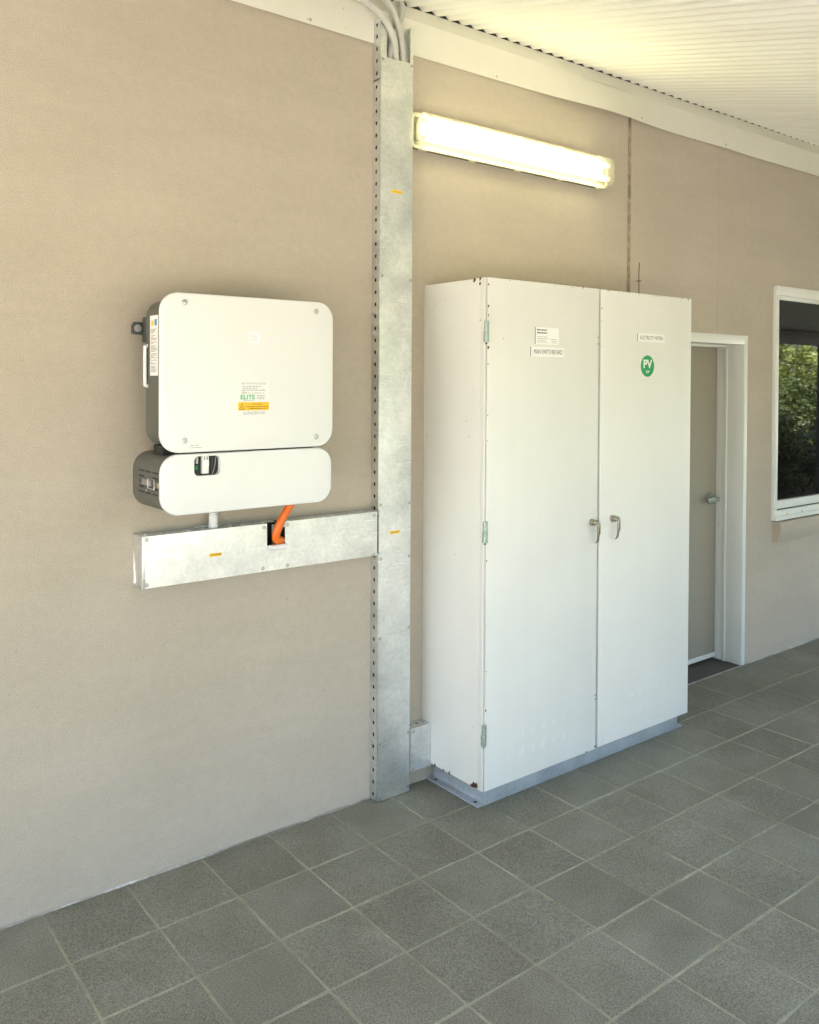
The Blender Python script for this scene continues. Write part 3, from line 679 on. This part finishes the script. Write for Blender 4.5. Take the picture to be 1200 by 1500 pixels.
bm.faces.new(v); g = bmesh.ops.extrude_face_region(bm, geom=bm.faces[:]); bmesh.ops.translate(bm, verts=[q for q in g['geom'] if isinstance(q, bmesh.types.BMVert)], vec=(0.0022, 0, 0))
obj('end_cap', bm, 'galv_trunk', tr)
obj('end_lip', B(TX0+0.0015, TX0+0.014, -TD-0.0052, -TD-0.003, TZ0+0.001, TZ1-0.002, bev=0.0008), 'galv_trunk', tr)
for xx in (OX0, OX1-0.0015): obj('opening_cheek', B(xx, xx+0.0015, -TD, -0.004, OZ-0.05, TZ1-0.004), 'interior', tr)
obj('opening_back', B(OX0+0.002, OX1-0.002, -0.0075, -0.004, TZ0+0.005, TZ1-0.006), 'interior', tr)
bm = bmesh.new(); tube(bm, [(OX0+0.006, -TD-0.013, OZ-0.008), (OX1+0.002, -TD-0.013, OZ-0.008)], 0.0105, seg=14)
obj('edge_trim', bm, 'white_pl', tr)
obj('edge_trim', B(0.560, 0.672, -0.030, -0.012, TZ1-0.001, TZ1+0.007, bev=0.003), 'grey_pipe', tr)
obj('folded_tab', B(OX0-0.010, OX0+0.048, -0.060, -0.010, TZ1-0.0008, TZ1+0.0012), 'galv_trunk', tr)
obj('clip', B(OX1-0.013, OX1-0.001, -TD-0.003, -0.05, TZ1-0.022, TZ1+0.002, bev=0.002), 'white_pl', tr)
screws(tc, -TD-0.0035, [(TX0+0.020, TZ1-0.012), (TX0+0.020, TZ0+0.014), (0.828, 1.289), (0.936, 1.289), (0.824, 1.126), (0.936, 1.124), (1.372, 1.288), (1.372, 1.118)])
l = obj('yellow_label', B(0.593, 0.643, -TD-0.0062, -TD-0.001, 1.199, 1.211), 'yellow', tc, smooth=False)
obj('small_print', bars(bmesh.new(), [(0.598, 0.639, 1.204, 0.003)], -TD-0.0067), 'yink', l, smooth=False)['kind'] = 'stuff'
# wires glimpsed in the notch
for i, (x, m) in enumerate(((0.856, 'white_pl'), (0.866, 'rust'), (0.904, 'white_pl'), (0.913, 'grey_pipe'))):
    tag(obj('cable', tube(bmesh.new(), spline([(x, -0.020-0.01*(i % 2), 1.14), (x+0.002, -0.022, 1.20), (x-0.001, -0.024, 1.285)], 4), 0.0042, seg=10), m), ('white cable at the left of the trunking notch, beside the orange conduit', 'brown cable in the trunking notch behind the orange conduit', 'white cable in the trunking notch right of the orange conduit', 'pale grey cable at the right cheek of the trunking notch')[i], 'cable')

# ---- short trunking low between riser and cabinet
s = thing('cable_trunking', (1.66, -0.035, 0.095), 'short galvanised trunking box between riser foot and white cabinet', 'cable trunking')
bm = bmesh.new(); perforated(bm, (1.6015, -0.001, 0.290), (0.0385, 0, 0), (0, -0.068, 0), 3, hole=0.40); obj('perforated_top', bm, 'galv', s, smooth=False)
bm = bmesh.new(); box(bm, 1.6015, 1.7165, -0.0715, -0.0695, 0.094, 0.2905); obj('cover_panel', bm, 'galv', s)
bm = bmesh.new(); box(bm, 1.6015, 1.7165, -0.069, -0.0005, 0.0945, 0.0965); box(bm, 1.6015, 1.7165, -0.0035, -0.001, 0.097, 0.288); obj('body', bm, 'galv', s)
obj('shade_fill', B(1.604, 1.714, -0.066, -0.005, 0.1, 0.278), 'interior', s)  # near-black block darkens the top holes in place of real shade
obj('end_cap', B(1.6008, 1.6014, -0.071, -0.001, 0.0945, 0.290), 'galv', s)
screws(s, -0.0717, [(1.6105, 0.104), (1.612, 0.275)])

# ================================================================== INVERTER
FY = -0.285
inv = thing('solar_inverter', (0.67, -0.15, 1.62), 'large white rounded solar inverter with warning sticker on the beige wall', 'inverter')
cov = obj('front_cover', rr_solid(0.317, 1.024, 1.619, 2.179, 0.068, FY, FY+0.020, fil=0.006, n=10), 'inv', inv)
obj('body', rr_solid(0.335, 1.006, 1.638, 2.160, 0.060, FY+0.0202, -0.105, fil=0.002, n=10), 'olive', inv)
obj('cover_rim', rr_solid(0.325, 1.016, 1.628, 2.170, 0.062, FY+0.0201, FY+0.034, fil=0.002, n=10), 'olive', inv)
obj('mounting_plate', B(0.42, 0.92, -0.104, -0.012, 1.70, 2.135, bev=0.004), 'dark', inv)
br = obj('bracket', B(0.300, 0.372, -0.068, -0.060, 2.038, 2.084, bev=0.0035), 'dark', inv)
obj('bracket_lug', B(0.337, 0.350, -0.118, -0.060, 2.010, 2.102, bev=0.003), 'dark', br)
obj('wall_bar', B(0.318, 1.00, -0.060, -0.0005, 2.045, 2.078), 'dark', br)
bm = bmesh.new(); cyl(bm, (0.318, -0.068, 2.061), (0.318, -0.072, 2.061), 0.0135, seg=18); cyl(bm, (0.318, -0.072, 2.061), (0.318, -0.077, 2.061), 0.0095, seg=6); obj('bolt', bm, 'steel', br)
bm = bmesh.new(); tube(bm, spline([(0.352, -0.118, 1.998), (0.330, -0.118, 1.995), (0.3265, -0.118, 1.990), (0.326, -0.118, 1.92), (0.3265, -0.118, 1.858), (0.330, -0.118, 1.853), (0.352, -0.118, 1.850)], 6), 0.0066, seg=10); obj('carry_handle', bm, 'white_pl', inv)
bm = bmesh.new(); tube(bm, spline([(1.0, -0.118, 1.995), (1.018, -0.118, 1.985), (1.019, -0.118, 1.92), (1.018, -0.118, 1.862), (1.0, -0.118, 1.850)], 6), 0.0085, seg=10); obj('carry_handle', bm, 'white_pl', inv)
for (x, z) in ((0.403, 2.145), (0.944, 2.142), (0.404, 1.662), (0.945, 1.657)):
    rg = obj('screw_recess', cyl(bmesh.new(), (x, FY+0.001, z), (x, FY-0.0008, z), 0.0118, seg=20), 'white_pl', cov); put('screw', SCREW_BIG, None, rg, (x, FY-0.0005, z))
# side label
sb = obj('side_label', B(0.3335, 0.3355, -0.216, -0.145, 1.889, 2.102), 'white_pl', inv, smooth=False)
def sprint(y0, y1, z0, z1, m):
    return obj('label_print', B(0.3331, 0.3336, y0, y1, z0, z1), m, sb, smooth=False)
sprint(-0.176, -0.158, 2.066, 2.084, 'yellow'); sprint(-0.206, -0.187, 2.066, 2.088, 'blue')
bm = bmesh.new(); z = 2.052
while z > 1.90:
    e = -0.155-random.uniform(0.036, 0.052) if random.random() > .15 else -0.175
    box(bm, 0.3331, 0.3336, e, -0.154, z, z+0.0026); z -= random.choice((0.0048, 0.0048, 0.0048, 0.0085))
obj('small_print', bm, 'ink_grey', sb, smooth=False)['kind'] = 'stuff'
for z in (2.045, 2.01, 1.97, 1.945): sprint(-0.151, -0.1465, z, z+0.005, 'yellow')
# status light: open square ring
bm = bmesh.new(); lo = rr_loop(0.655, 0.694, 2.013, 2.047, 0.008, 5); li = rr_loop(0.6567, 0.6923, 2.0147, 2.0453, 0.0070, 5)
a = [bm.verts.new((x, FY-0.0007, z)) for x, z in lo]; b = [bm.verts.new((x, FY-0.0007, z)) for x, z in li]
for i in range(len(a)):
    j = (i+1) % len(a)
    if i not in (2, 14): bm.faces.new((a[i], a[j], b[j], b[i]))
obj('status_light', bm, 'led', cov, smooth=False)
# front sticker
X0, X1 = 0.609, 0.738
fs = obj('warning_sticker', B(X0, X1, FY-0.0009, FY+0.0005, 1.7635, 1.872), 'white_pl', cov, smooth=False)
yb = obj('warning_band', B(X0+0.0004, X1-0.0004, FY-0.0013, FY-0.0009, 1.764, 1.794), 'yellow', fs, smooth=False)
text('lettering', 'SHUTDOWN PROCEDURE', X0+0.014, X1-0.014, 1.859, 1.866, FY-0.0013, 'ink_grey', fs)
text('lettering', 'ELITE', X0+0.011, X0+0.070, 1.8045, 1.8215, FY-0.0013, 'elite', fs, bold=0.03)
text('lettering', 'WARNING', X0+0.058, X0+0.101, 1.783, 1.790, FY-0.0017, 'yink', yb, bold=0.02)
bm = bmesh.new(); bars(bm, [(X0+.018, X1-.035, 1.8505, .003), (X0+.020, X1-.050, 1.8435, .003), (X0+.014, X1-.015, 1.8365, .003), (X0+.018, X0+.034, 1.8295, .003), (X0+.014, X1-.020, 1.8262, .0022), (X0+.078, X1-.014, 1.817, .0025), (X0+.078, X1-.020, 1.811, .0025), (X0+.078, X1-.018, 1.805, .0025), (X0+.024, X0+.068, 1.7995, .002)], FY-0.0013)
obj('small_print', bm, 'ink_grey', fs, smooth=False)['kind'] = 'stuff'
obj('small_print', bars(bmesh.new(), [(X0+.032, X1-.003, 1.776, .0032), (X0+.045, X1-.014, 1.769, .0032)], FY-0.0017), 'yink', yb, smooth=False)['kind'] = 'stuff'
bm = bmesh.new(); t0 = [(X0+.005, 1.7665), (X0+.027, 1.7665), (X0+.016, 1.7905)]; cxx = sum(p[0] for p in t0)/3; czz = sum(p[1] for p in t0)/3
a = [bm.verts.new((x, FY-.0018, z)) for x, z in t0]; b = [bm.verts.new((cxx+(x-cxx)*.68, FY-.0018, czz+(z-czz)*.68)) for x, z in t0]
for i in range(3): j = (i+1) % 3; bm.faces.new((a[i], a[j], b[j], b[i]))
bm.faces.new([bm.verts.new((x, FY-.0018, z)) for x, z in ((cxx+.001, czz+.006), (cxx-.0025, czz-.001), (cxx+.0003, czz-.0003), (cxx-.001, czz-.005), (cxx+.0028, czz+.0012), (cxx+.0002, czz+.0008))])
obj('warning_triangle', bm, 'yink', yb, smooth=False, recalc=False)
text('lettering', 'SUNGROW', 0.632, 0.722, 1.7485, 1.7595, FY-0.0006, 'ink_grey', cov)
ap = obj('paper_label', B(0.416, 0.476, FY-0.0008, FY+0.0005, 1.6285, 1.6495), 'white_pl', cov, smooth=False)
obj('small_print', bars(bmesh.new(), [(0.425, 0.458, 1.6425, .0025), (0.421, 0.470, 1.6345, .0025)], FY-0.0012), 'ink_grey', ap, smooth=False)['kind'] = 'stuff'

# ---- connection box under it
LX0, LX1, LZ0, LZ1 = 0.320, 1.019, 1.4005, 1.6135
low = thing('connection_box', (0.67, -0.15, LZ0), 'white rounded connection box with a small dark window below the inverter', 'electrical box')
HX0, HX1, HZ0, HZ1 = 0.440, 0.541, 1.5345, 1.6045
lc = obj('front_cover', rr_solid(LX0, LX1, LZ0, LZ1, 0.066, FY, FY+0.022, fil=0.006, hole=(HX0, HX1, HZ0, HZ1, 0.018), n=10), 'inv', low)
lb = obj('body', rr_solid(LX0+0.006, LX1-0.006, LZ0+0.004, LZ1-0.004, 0.064, FY+0.024, -0.0005, fil=0.001, n=10), 'olive', low)
obj('window_recess', B(HX0-0.01, HX1+0.01, FY+0.0212, FY+0.0238, HZ0-0.01, min(HZ1+0.005, LZ1-0.001)), 'black', low, smooth=False)
bk = obj('breaker', B(0.474, 0.499, FY+0.006, FY+0.0215, 1.541, 1.6035, bev=0.0015), 'white_pl', low)
obj('breaker_toggle', B(0.476, 0.498, FY+0.003, FY+0.0062, 1.566, 1.587, bev=0.001), 'plate', bk); obj('breaker_slot', B(0.479, 0.484, FY+0.0052, FY+0.0062, 1.590, 1.602), 'ink_grey', bk); obj('breaker_slot', B(0.490, 0.495, FY+0.0052, FY+0.0062, 1.590, 1.602), 'ink_grey', bk)
obj('terminal', B(0.453, 0.461, FY+0.012, FY+0.0215, 1.577, 1.60, bev=0.001), 'grey_pipe', low); obj('terminal', B(0.451, 0.459, FY+0.012, FY+0.0215, 1.557, 1.570, bev=0.001), 'green', low)
for k, (xa, xb_) in enumerate(((0.509, 0.517), (0.517, 0.531))): obj('inner_wire', tube(bmesh.new(), spline([(xa, FY+0.017, 1.537), ((xa+xb_)/2+.001, FY+0.014, 1.565), (xb_, FY+0.017, 1.598)], 5), 0.0014, seg=6), 'ink_grey' if k else 'dark', low)
SM_ = None
sx = LX0+0.006
for r_, z in enumerate((1.546, 1.527, 1.508, 1.489, 1.470)):
    for c_, (ya, yb_) in enumerate(((-0.062, -0.110), (-0.122, -0.172), (-0.186, -0.242))):
        if SM_ is None:
            SM_ = bpy.data.meshes.new('vent_slot'); bm = B(-0.0007, 0.002, -0.024, 0.024, -0.0034, 0.0034, bev=0.0005, seg=1); bm.to_mesh(SM_); bm.free(); SM_.materials.append(MAT['black'])
        if not (r_ in (1, 2, 3) and c_ == 1): put('vent_slot', SM_, None, lb, (sx, (ya+yb_)/2, z))
lt = obj('latch', B(sx-0.0055, sx+0.001, -0.185, -0.100, 1.497, 1.518, bev=0.001), 'steel', low)
bm = bmesh.new(); lp = [(sx-0.008, yy, zz) for yy, zz in ((-0.165, 1.490), (-0.165, 1.524), (-0.225, 1.524), (-0.225, 1.490), (-0.165, 1.490))]; tube(bm, lp, 0.0026, seg=8); obj('latch_loop', bm, 'steel', lt)
obj('latch_catch', B(sx-0.010, sx, -0.262, -0.226, 1.497, 1.517, bev=0.0015), 'chrome', lt); obj('latch_boss', cyl(bmesh.new(), (sx, -0.195, 1.507), (sx-0.009, -0.195, 1.507), 0.007, seg=12), 'steel', lt)
obj('screw', cyl(bmesh.new(), (sx, -0.135, 1.478), (sx-0.003, -0.135, 1.478), 0.005, seg=10), 'steel', low)
obj('spacer', B(0.36, 0.40, -0.20, -0.115, LZ1-0.006, 1.640), 'black', low); obj('spacer', B(0.94, 0.985, -0.20, -0.115, LZ1-0.006, 1.640), 'black', low)
obj('cable_gland', cyl(bmesh.new(), (0.628, -0.048, 1.378), (0.628, -0.048, 1.406), 0.026, seg=8), 'white_pl', low)
obj('cable_gland', cyl(bmesh.new(), (0.936, -0.125, 1.390), (0.936, -0.125, 1.406), 0.0235, seg=8), 'black', low)
# corrugated pale conduit
bm = bmesh.new(); zz = [1.290+i*0.0022 for i in range(42)]; tube(bm, [(0.628, -0.048, z) for z in zz], lambda t: 0.0192 if int(round(t*41)) % 4 < 2 else 0.0160, seg=18)
tag(obj('flexible_conduit', bm, 'white_pl', ang=10), 'short white corrugated conduit between connection box and trunking', 'conduit')
bm = bmesh.new(); tube(bm, spline([(0.938, -0.125, 1.402), (0.922, -0.120, 1.366), (0.897, -0.113, 1.320), (0.8825, -0.108, 1.287), (0.8765, -0.102, 1.263), (0.8785, -0.095, 1.244), (0.888, -0.088, 1.232), (0.905, -0.079, 1.2265), (0.930, -0.060, 1.225), (0.955, -0.045, 1.225)], 9), 0.0165, seg=18)
tag(obj('orange_conduit', bm, 'orange', ang=60), 'bright orange conduit curving from connection box into the trunking notch', 'conduit')

# ================================================================== BATTEN LIGHT
lx0, lx1, lz0, lz1 = 1.607, 2.992, 2.944, 3.098
lf = thing('batten_light', (2.30, -0.05, lz0), 'lit weatherproof fluorescent batten light mounted high on the wall', 'light fitting')
bm = bmesh.new()      # shallow tray, open to the front
rr_solid(lx0, lx1, lz0, lz1, 0.028, -0.030, -0.001, fil=0.002, n=6, bm=bm); obj('tray', bm, 'tray', lf)
obj('reflector', B(lx0+0.03, lx1-0.03, -0.040, -0.0305, lz0+0.035, lz1-0.035, bev=0.004), 'rim', lf)
bm = bmesh.new()      # seal rim between tray and diffuser
lo = rr_loop(lx0-0.004, lx1+0.004, lz0-0.004, lz1+0.004, 0.032, 6); li = rr_loop(lx0+0.010, lx1-0.010, lz0+0.010, lz1-0.010, 0.020, 6)
for (ya, yb_) in ((-0.030, -0.042),):
    A1 = [bm.verts.new((x, ya, z)) for x, z in lo]; A2 = [bm.verts.new((x, yb_, z)) for x, z in lo]; B1 = [bm.verts.new((x, ya, z)) for x, z in li]; B2 = [bm.verts.new((x, yb_, z)) for x, z in li]
    n = len(lo)
    for i in range(n):
        j = (i+1) % n; bm.faces.new((A1[i], A1[j], A2[j], A2[i])); bm.faces.new((A2[i], A2[j], B2[j], B2[i])); bm.faces.new((B2[i], B2[j], B1[j], B1[i]))
obj('seal_rim', bm, 'rim', lf)
bm = bmesh.new()      # clear diffuser: a shell, open at the back
rows = [(0.004, -0.0425, .026), (0.005, -0.085, .026), (0.009, -0.098, .024), (0.018, -0.104, .018)]
loops = [[bm.verts.new((x, y_, z)) for x, z in rr_loop(lx0+i_, lx1-i_, lz0+i_, lz1-i_, r_, 6)] for i_, y_, r_ in rows]
for a, b in zip(loops, loops[1:]):
    for i in range(len(a)): j = (i+1) % len(a); bm.faces.new((a[i], a[j], b[j], b[i]))
bm.faces.new(loops[-1]); obj('diffuser', bm, 'diff', lf)
for z in (3.058, 2.986):
    t_ = obj('tube', cyl(bmesh.new(), (lx0+0.055, -0.066, z), (lx1-0.055, -0.066, z), 0.0130, seg=16), 'tube', lf)
    for xa, xb_ in ((lx0+0.025, lx0+0.055), (lx1-0.055, lx1-0.025)): obj('tube_cap', cyl(bmesh.new(), (xa, -0.066, z), (xb_, -0.066, z), 0.0136, seg=14), 'white_pl', t_)
CL = bpy.data.meshes.new('clip'); bm = B(-0.017, 0.017, -0.050, -0.022, -0.006, 0.006, bev=0.003); bm.to_mesh(CL); bm.free(); CL.materials.append(MAT['rim'])
for i in range(5):
    xx = lx0+0.07+i*(lx1-lx0-0.14)/4
    put('clip', CL, None, lf, (xx, 0, lz0-0.005)); put('clip', CL, None, lf, (xx, 0, lz1+0.005))

# ================================================================== DOOR
dr_ = thing('side_door', (4.0, 0.1, 0), 'beige flush door with lever handle in a white frame', 'door')
fw = 0.040
bm = bmesh.new()
box(bm, DX1-fw, DX1-0.0005, -0.006, 0.115, 0.003, DZ-0.0005, bev=0.002); obj('frame_jamb', bm, 'frame', dr_)
bm = bmesh.new(); box(bm, DX1-fw, DX1-0.001, 0.1152, 0.24, 0.003, DZ-0.02); obj('frame_jamb', bm, 'frame', dr_)
obj('door_stop', B(DX1-fw-0.012, DX1-fw-0.0002, 0.112, 0.128, 0.004, DZ-0.060, bev=0.001), 'frame', dr_)
obj('door_stop', B(DX1-fw-0.0025, DX1-fw-0.0002, 0.1282, 0.187, 0.004, DZ-0.072), 'frame', dr_)
obj('frame_jamb', B(DX0+0.0005, DX0+fw, -0.006, 0.24, 0.003, DZ-0.0005, bev=0.002), 'frame', dr_)
obj('frame_head', B(DX0+fw+0.0005, DX1-fw-0.0005, -0.0055, 0.24, DZ-0.060, DZ-0.001, bev=0.002), 'frame', dr_)
obj('door_stop', B(DX0+fw+0.001, DX1-fw-0.001, 0.112, 0.128, DZ-0.076, DZ-0.0602, bev=0.001), 'frame', dr_)
lv = obj('leaf', B(DX0+fw+0.004, DX1-fw-0.006, 0.190, 0.228, 0.034, DZ-0.066, bev=0.0015), 'door', dr_)
obj('weather_strip', B(DX0+fw+0.004, DX1-fw-0.006, 0.180, 0.1895, 0.020, 0.050, bev=0.002), 'frame', dr_)
hx, hz = 4.378, 1.100
ro = obj('handle_rose', cyl(bmesh.new(), (hx, 0.191, hz), (hx, 0.176, hz), 0.042, 0.039, seg=28), 'satin', lv)
bm = bmesh.new(); tube(bm, [(hx, 0.18, hz), (hx, 0.14, hz)], 0.011, seg=14); obj('spindle', bm, 'satin', ro)
bm = bmesh.new(); box(bm, hx-0.120, hx+0.014, 0.120, 0.140, hz-0.016, hz+0.013, bev=0.005); obj('lever', bm, 'satin', ro)
obj('lock_cylinder', cyl(bmesh.new(), (hx-0.31, 0.191, 1.68), (hx-0.31, 0.184, 1.68), 0.018, seg=18), 'white_pl', lv)
obj('threshold', B(DX0+0.001, DX1-0.001, 0.004, 0.25, -0.012, -0.0008), 'threshold', dr_)
bm = bmesh.new(); x = DX0
while x < DX1-0.03:
    dx = random.uniform(0.03, 0.09); dx = min(dx, DX1-x); w0 = random.uniform(0.004, 0.010)
    bm.faces.new([bm.verts.new(v) for v in ((x, 0.004, .0012), (x+dx, 0.004, .0012), (x+dx, -w0*random.uniform(.5, 1), 0.0012), (x, -w0*.7, 0.0012))]); x += dx
obj('threshold_joint', bm, 'mortar', dr_, smooth=False)

# ================================================================== WINDOW
w_ = thing('window', (5.55, 0, WZ0), 'white aluminium window with dark glass reflecting the garden', 'window')
gx0, gz0, gz1 = 4.874, 1.062, 2.452
obj('frame_stile', B(WX0+0.002, gx0-0.012, -0.020, 0.10, WZ0+0.030, WZ1-0.034, bev=0.0025), 'frame', w_)
obj('frame_stile', B(gx0-0.0115, gx0, -0.008, 0.08, gz0-0.05, gz1+0.02, bev=0.002), 'frame', w_)
obj('frame_stile', B(6.24, WX1-0.002, -0.020, 0.10, WZ0+0.030, WZ1-0.034, bev=0.0025), 'frame', w_)
obj('frame_head', B(WX0+0.010, WX1-0.002, -0.0225, 0.10, gz1+0.028, WZ1-0.003, bev=0.0025), 'frame', w_)
obj('frame_head', B(gx0, 6.2395, -0.010, 0.08, gz1, gz1+0.0275, bev=0.002), 'frame', w_)
obj('sash_rail', B(gx0, 6.2395, -0.010, 0.08, gz0-0.056, gz0, bev=0.003), 'frame', w_)
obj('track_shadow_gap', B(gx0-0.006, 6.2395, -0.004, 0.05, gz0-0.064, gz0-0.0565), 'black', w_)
sr = obj('sill_rail', B(WX0+0.006, WX1-0.002, -0.024, 0.10, WZ0+0.034, gz0-0.0645, bev=0.0025), 'frame', w_)
obj('sill_flange', B(WX0+0.010, WX1-0.002, -0.032, 0.06, WZ0+0.004, WZ0+0.0335, bev=0.003), 'frame', w_)
for x in (4.985, 5.19, 5.55): obj('drain_hole', cyl(bmesh.new(), (x, -0.0235, WZ0+0.042), (x, -0.0246, WZ0+0.042), 0.0052, seg=10), 'black', sr)
obj('pane', B(gx0-0.004, 6.244, 0.012, 0.018, gz0-0.004, gz1+0.004), 'glass', w_, smooth=False)
obj('dark_room_backing', B(gx0, 6.24, 0.10, 0.12, gz0, gz1), 'interior', w_, smooth=False)  # near-black sheet stands in for the dark room behind
bm = bmesh.new()   # rendered sill under it: a curved nib
prof = [(0.0, 0.9205), (-0.040, 0.9205), (-0.056, 0.905), (-0.060, 0.880), (-0.054, 0.845), (-0.038, 0.800), (-0.030, 0.783), (0.0, 0.783)]
A = [bm.verts.new((4.838, y, z)) for y, z in prof]; Bv = [bm.verts.new((6.33, y, z)) for y, z in prof]
for i in range(len(prof)): j = (i+1) % len(prof); bm.faces.new((A[i], A[j], Bv[j], Bv[i]))
bm.faces.new(A); bm.faces.new(list(reversed(Bv))); obj('sill', bm, 'wall', w_, ang=20)

# ================================================================== GARDEN (part seen in the window glass; unseen low shrubs added to cut ground bounce)
def crown_mesh(n, rx, rz, seed, leaf, mat, clumps):
    rnd = random.Random(seed); me = bpy.data.meshes.new('crown'); V, Fc = [], []
    cs = []
    for _ in range(clumps):
        a = rnd.uniform(0, 2*math.pi); rr = rx*math.sqrt(rnd.random())*0.85; cs.append((rr*math.cos(a), rr*math.sin(a), rz*(0.15+0.85*rnd.random()), rnd.uniform(0.22, 0.5)*rx*0.8))
    for _ in range(n):
        cx, cy, cz, cr = rnd.choice(cs); d = Vector((rnd.gauss(0, 1), rnd.gauss(0, 1), rnd.gauss(0, 1))).normalized()*cr*rnd.random()**0.4
        p = Vector((cx, cy, cz))+Vector((d.x, d.y, d.z*0.8))
        if p.z < 0.05: p.z = rnd.uniform(0.05, 0.4)
        a = Vector((rnd.gauss(0, 1), rnd.gauss(0, 1), rnd.gauss(0, .6))).normalized(); b = a.cross(Vector((rnd.gauss(0, .5), rnd.gauss(0, .5), 1)).normalized()).normalized()
        L = leaf*rnd.uniform(0.6, 1.4); w = L*0.42; i = len(V)
        V += [p-a*L*.5, p+b*w*.5, p+a*L*.5, p-b*w*.5]; Fc.append((i, i+1, i+2, i+3))
    me.from_pydata([tuple(v) for v in V], [], Fc); me.materials.append(mat); return me
def stem_mesh(h, n, seed, spread):
    rnd = random.Random(seed); bm = bmesh.new()
    for _ in range(n):
        a = rnd.uniform(0, 6.28); e = Vector((spread*math.cos(a), spread*math.sin(a), h))
        tube(bm, spline([(0.05*math.cos(a), 0.05*math.sin(a), 0), e*0.45+Vector((rnd.uniform(-.1, .1), rnd.uniform(-.1, .1), 0)), e], 4), lambda t: 0.05*(1-0.8*t), seg=7)
    me = bpy.data.meshes.new('stems'); bm.to_mesh(me); bm.free(); me.materials.append(MAT['bark']); return me
CR = [crown_mesh(3200, 1.5, 3.1, 1, 0.17, MAT['leafA'], 26), crown_mesh(3200, 1.6, 3.4, 2, 0.15, MAT['leafB'], 28), crown_mesh(5200, 2.4, 6.2, 3, 0.20, MAT['leafA'], 34), crown_mesh(4600, 1.25, 1.6, 4, 0.13, MAT['leafShade'], 26)]
ST = [stem_mesh(2.6, 6, 5, 0.9), stem_mesh(2.9, 6, 6, 1.0), stem_mesh(5.2, 5, 7, 1.3), stem_mesh(0.8, 5, 8, 0.5)]
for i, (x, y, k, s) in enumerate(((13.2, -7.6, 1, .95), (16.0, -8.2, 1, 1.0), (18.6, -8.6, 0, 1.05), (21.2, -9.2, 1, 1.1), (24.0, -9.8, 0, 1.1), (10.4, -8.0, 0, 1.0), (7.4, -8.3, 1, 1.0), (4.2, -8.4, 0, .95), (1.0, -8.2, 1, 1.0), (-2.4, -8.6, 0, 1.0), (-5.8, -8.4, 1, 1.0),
        (15.0, -12.5, 2, 1.0), (20.5, -13.5, 2, 1.1), (26.5, -14.0, 2, 1.1), (8.5, -13.0, 2, 1.0), (2.0, -13.2, 2, 1.05), (-5.0, -13.0, 2, 1.0), (12.2, -5.0, 3, .85), (13.8, -5.1, 3, .9), (15.6, -5.2, 3, .95), (5.0, -6.0, 3, 1.0), (6.8, -6.1, 3, 1.0), (8.4, -5.9, 3, 1.05), (10.0, -6.0, 3, 1.0), (11.6, -5.9, 3, 1.0), (13.2, -5.9, 3, 1.05), (14.8, -6.1, 3, 1.1), (16.5, -6.3, 3, 1.15), (18.3, -6.6, 3, 1.2), (20.1, -7.0, 3, 1.2))):  # low dark shrubs darken the reflection; those out of view cut ground bounce
    nm, lb_, gp, ct = (('garden_shrub', ('tall mid-green leafy shrub facing the verandah', 'tall yellow-green leafy shrub facing the verandah')[k], ('mid-green shrubs facing the verandah', 'yellow-green shrubs facing the verandah')[k], 'shrub') if k < 2 else ('garden_tree', 'dense green tree behind the garden shrubs', 'trees behind the shrubs', 'tree') if k == 2 else ('shade_shrub', 'added low shrub, leaves coloured dark as shade, in front of the taller shrubs', 'low shrubs added for shade', 'shrub'))
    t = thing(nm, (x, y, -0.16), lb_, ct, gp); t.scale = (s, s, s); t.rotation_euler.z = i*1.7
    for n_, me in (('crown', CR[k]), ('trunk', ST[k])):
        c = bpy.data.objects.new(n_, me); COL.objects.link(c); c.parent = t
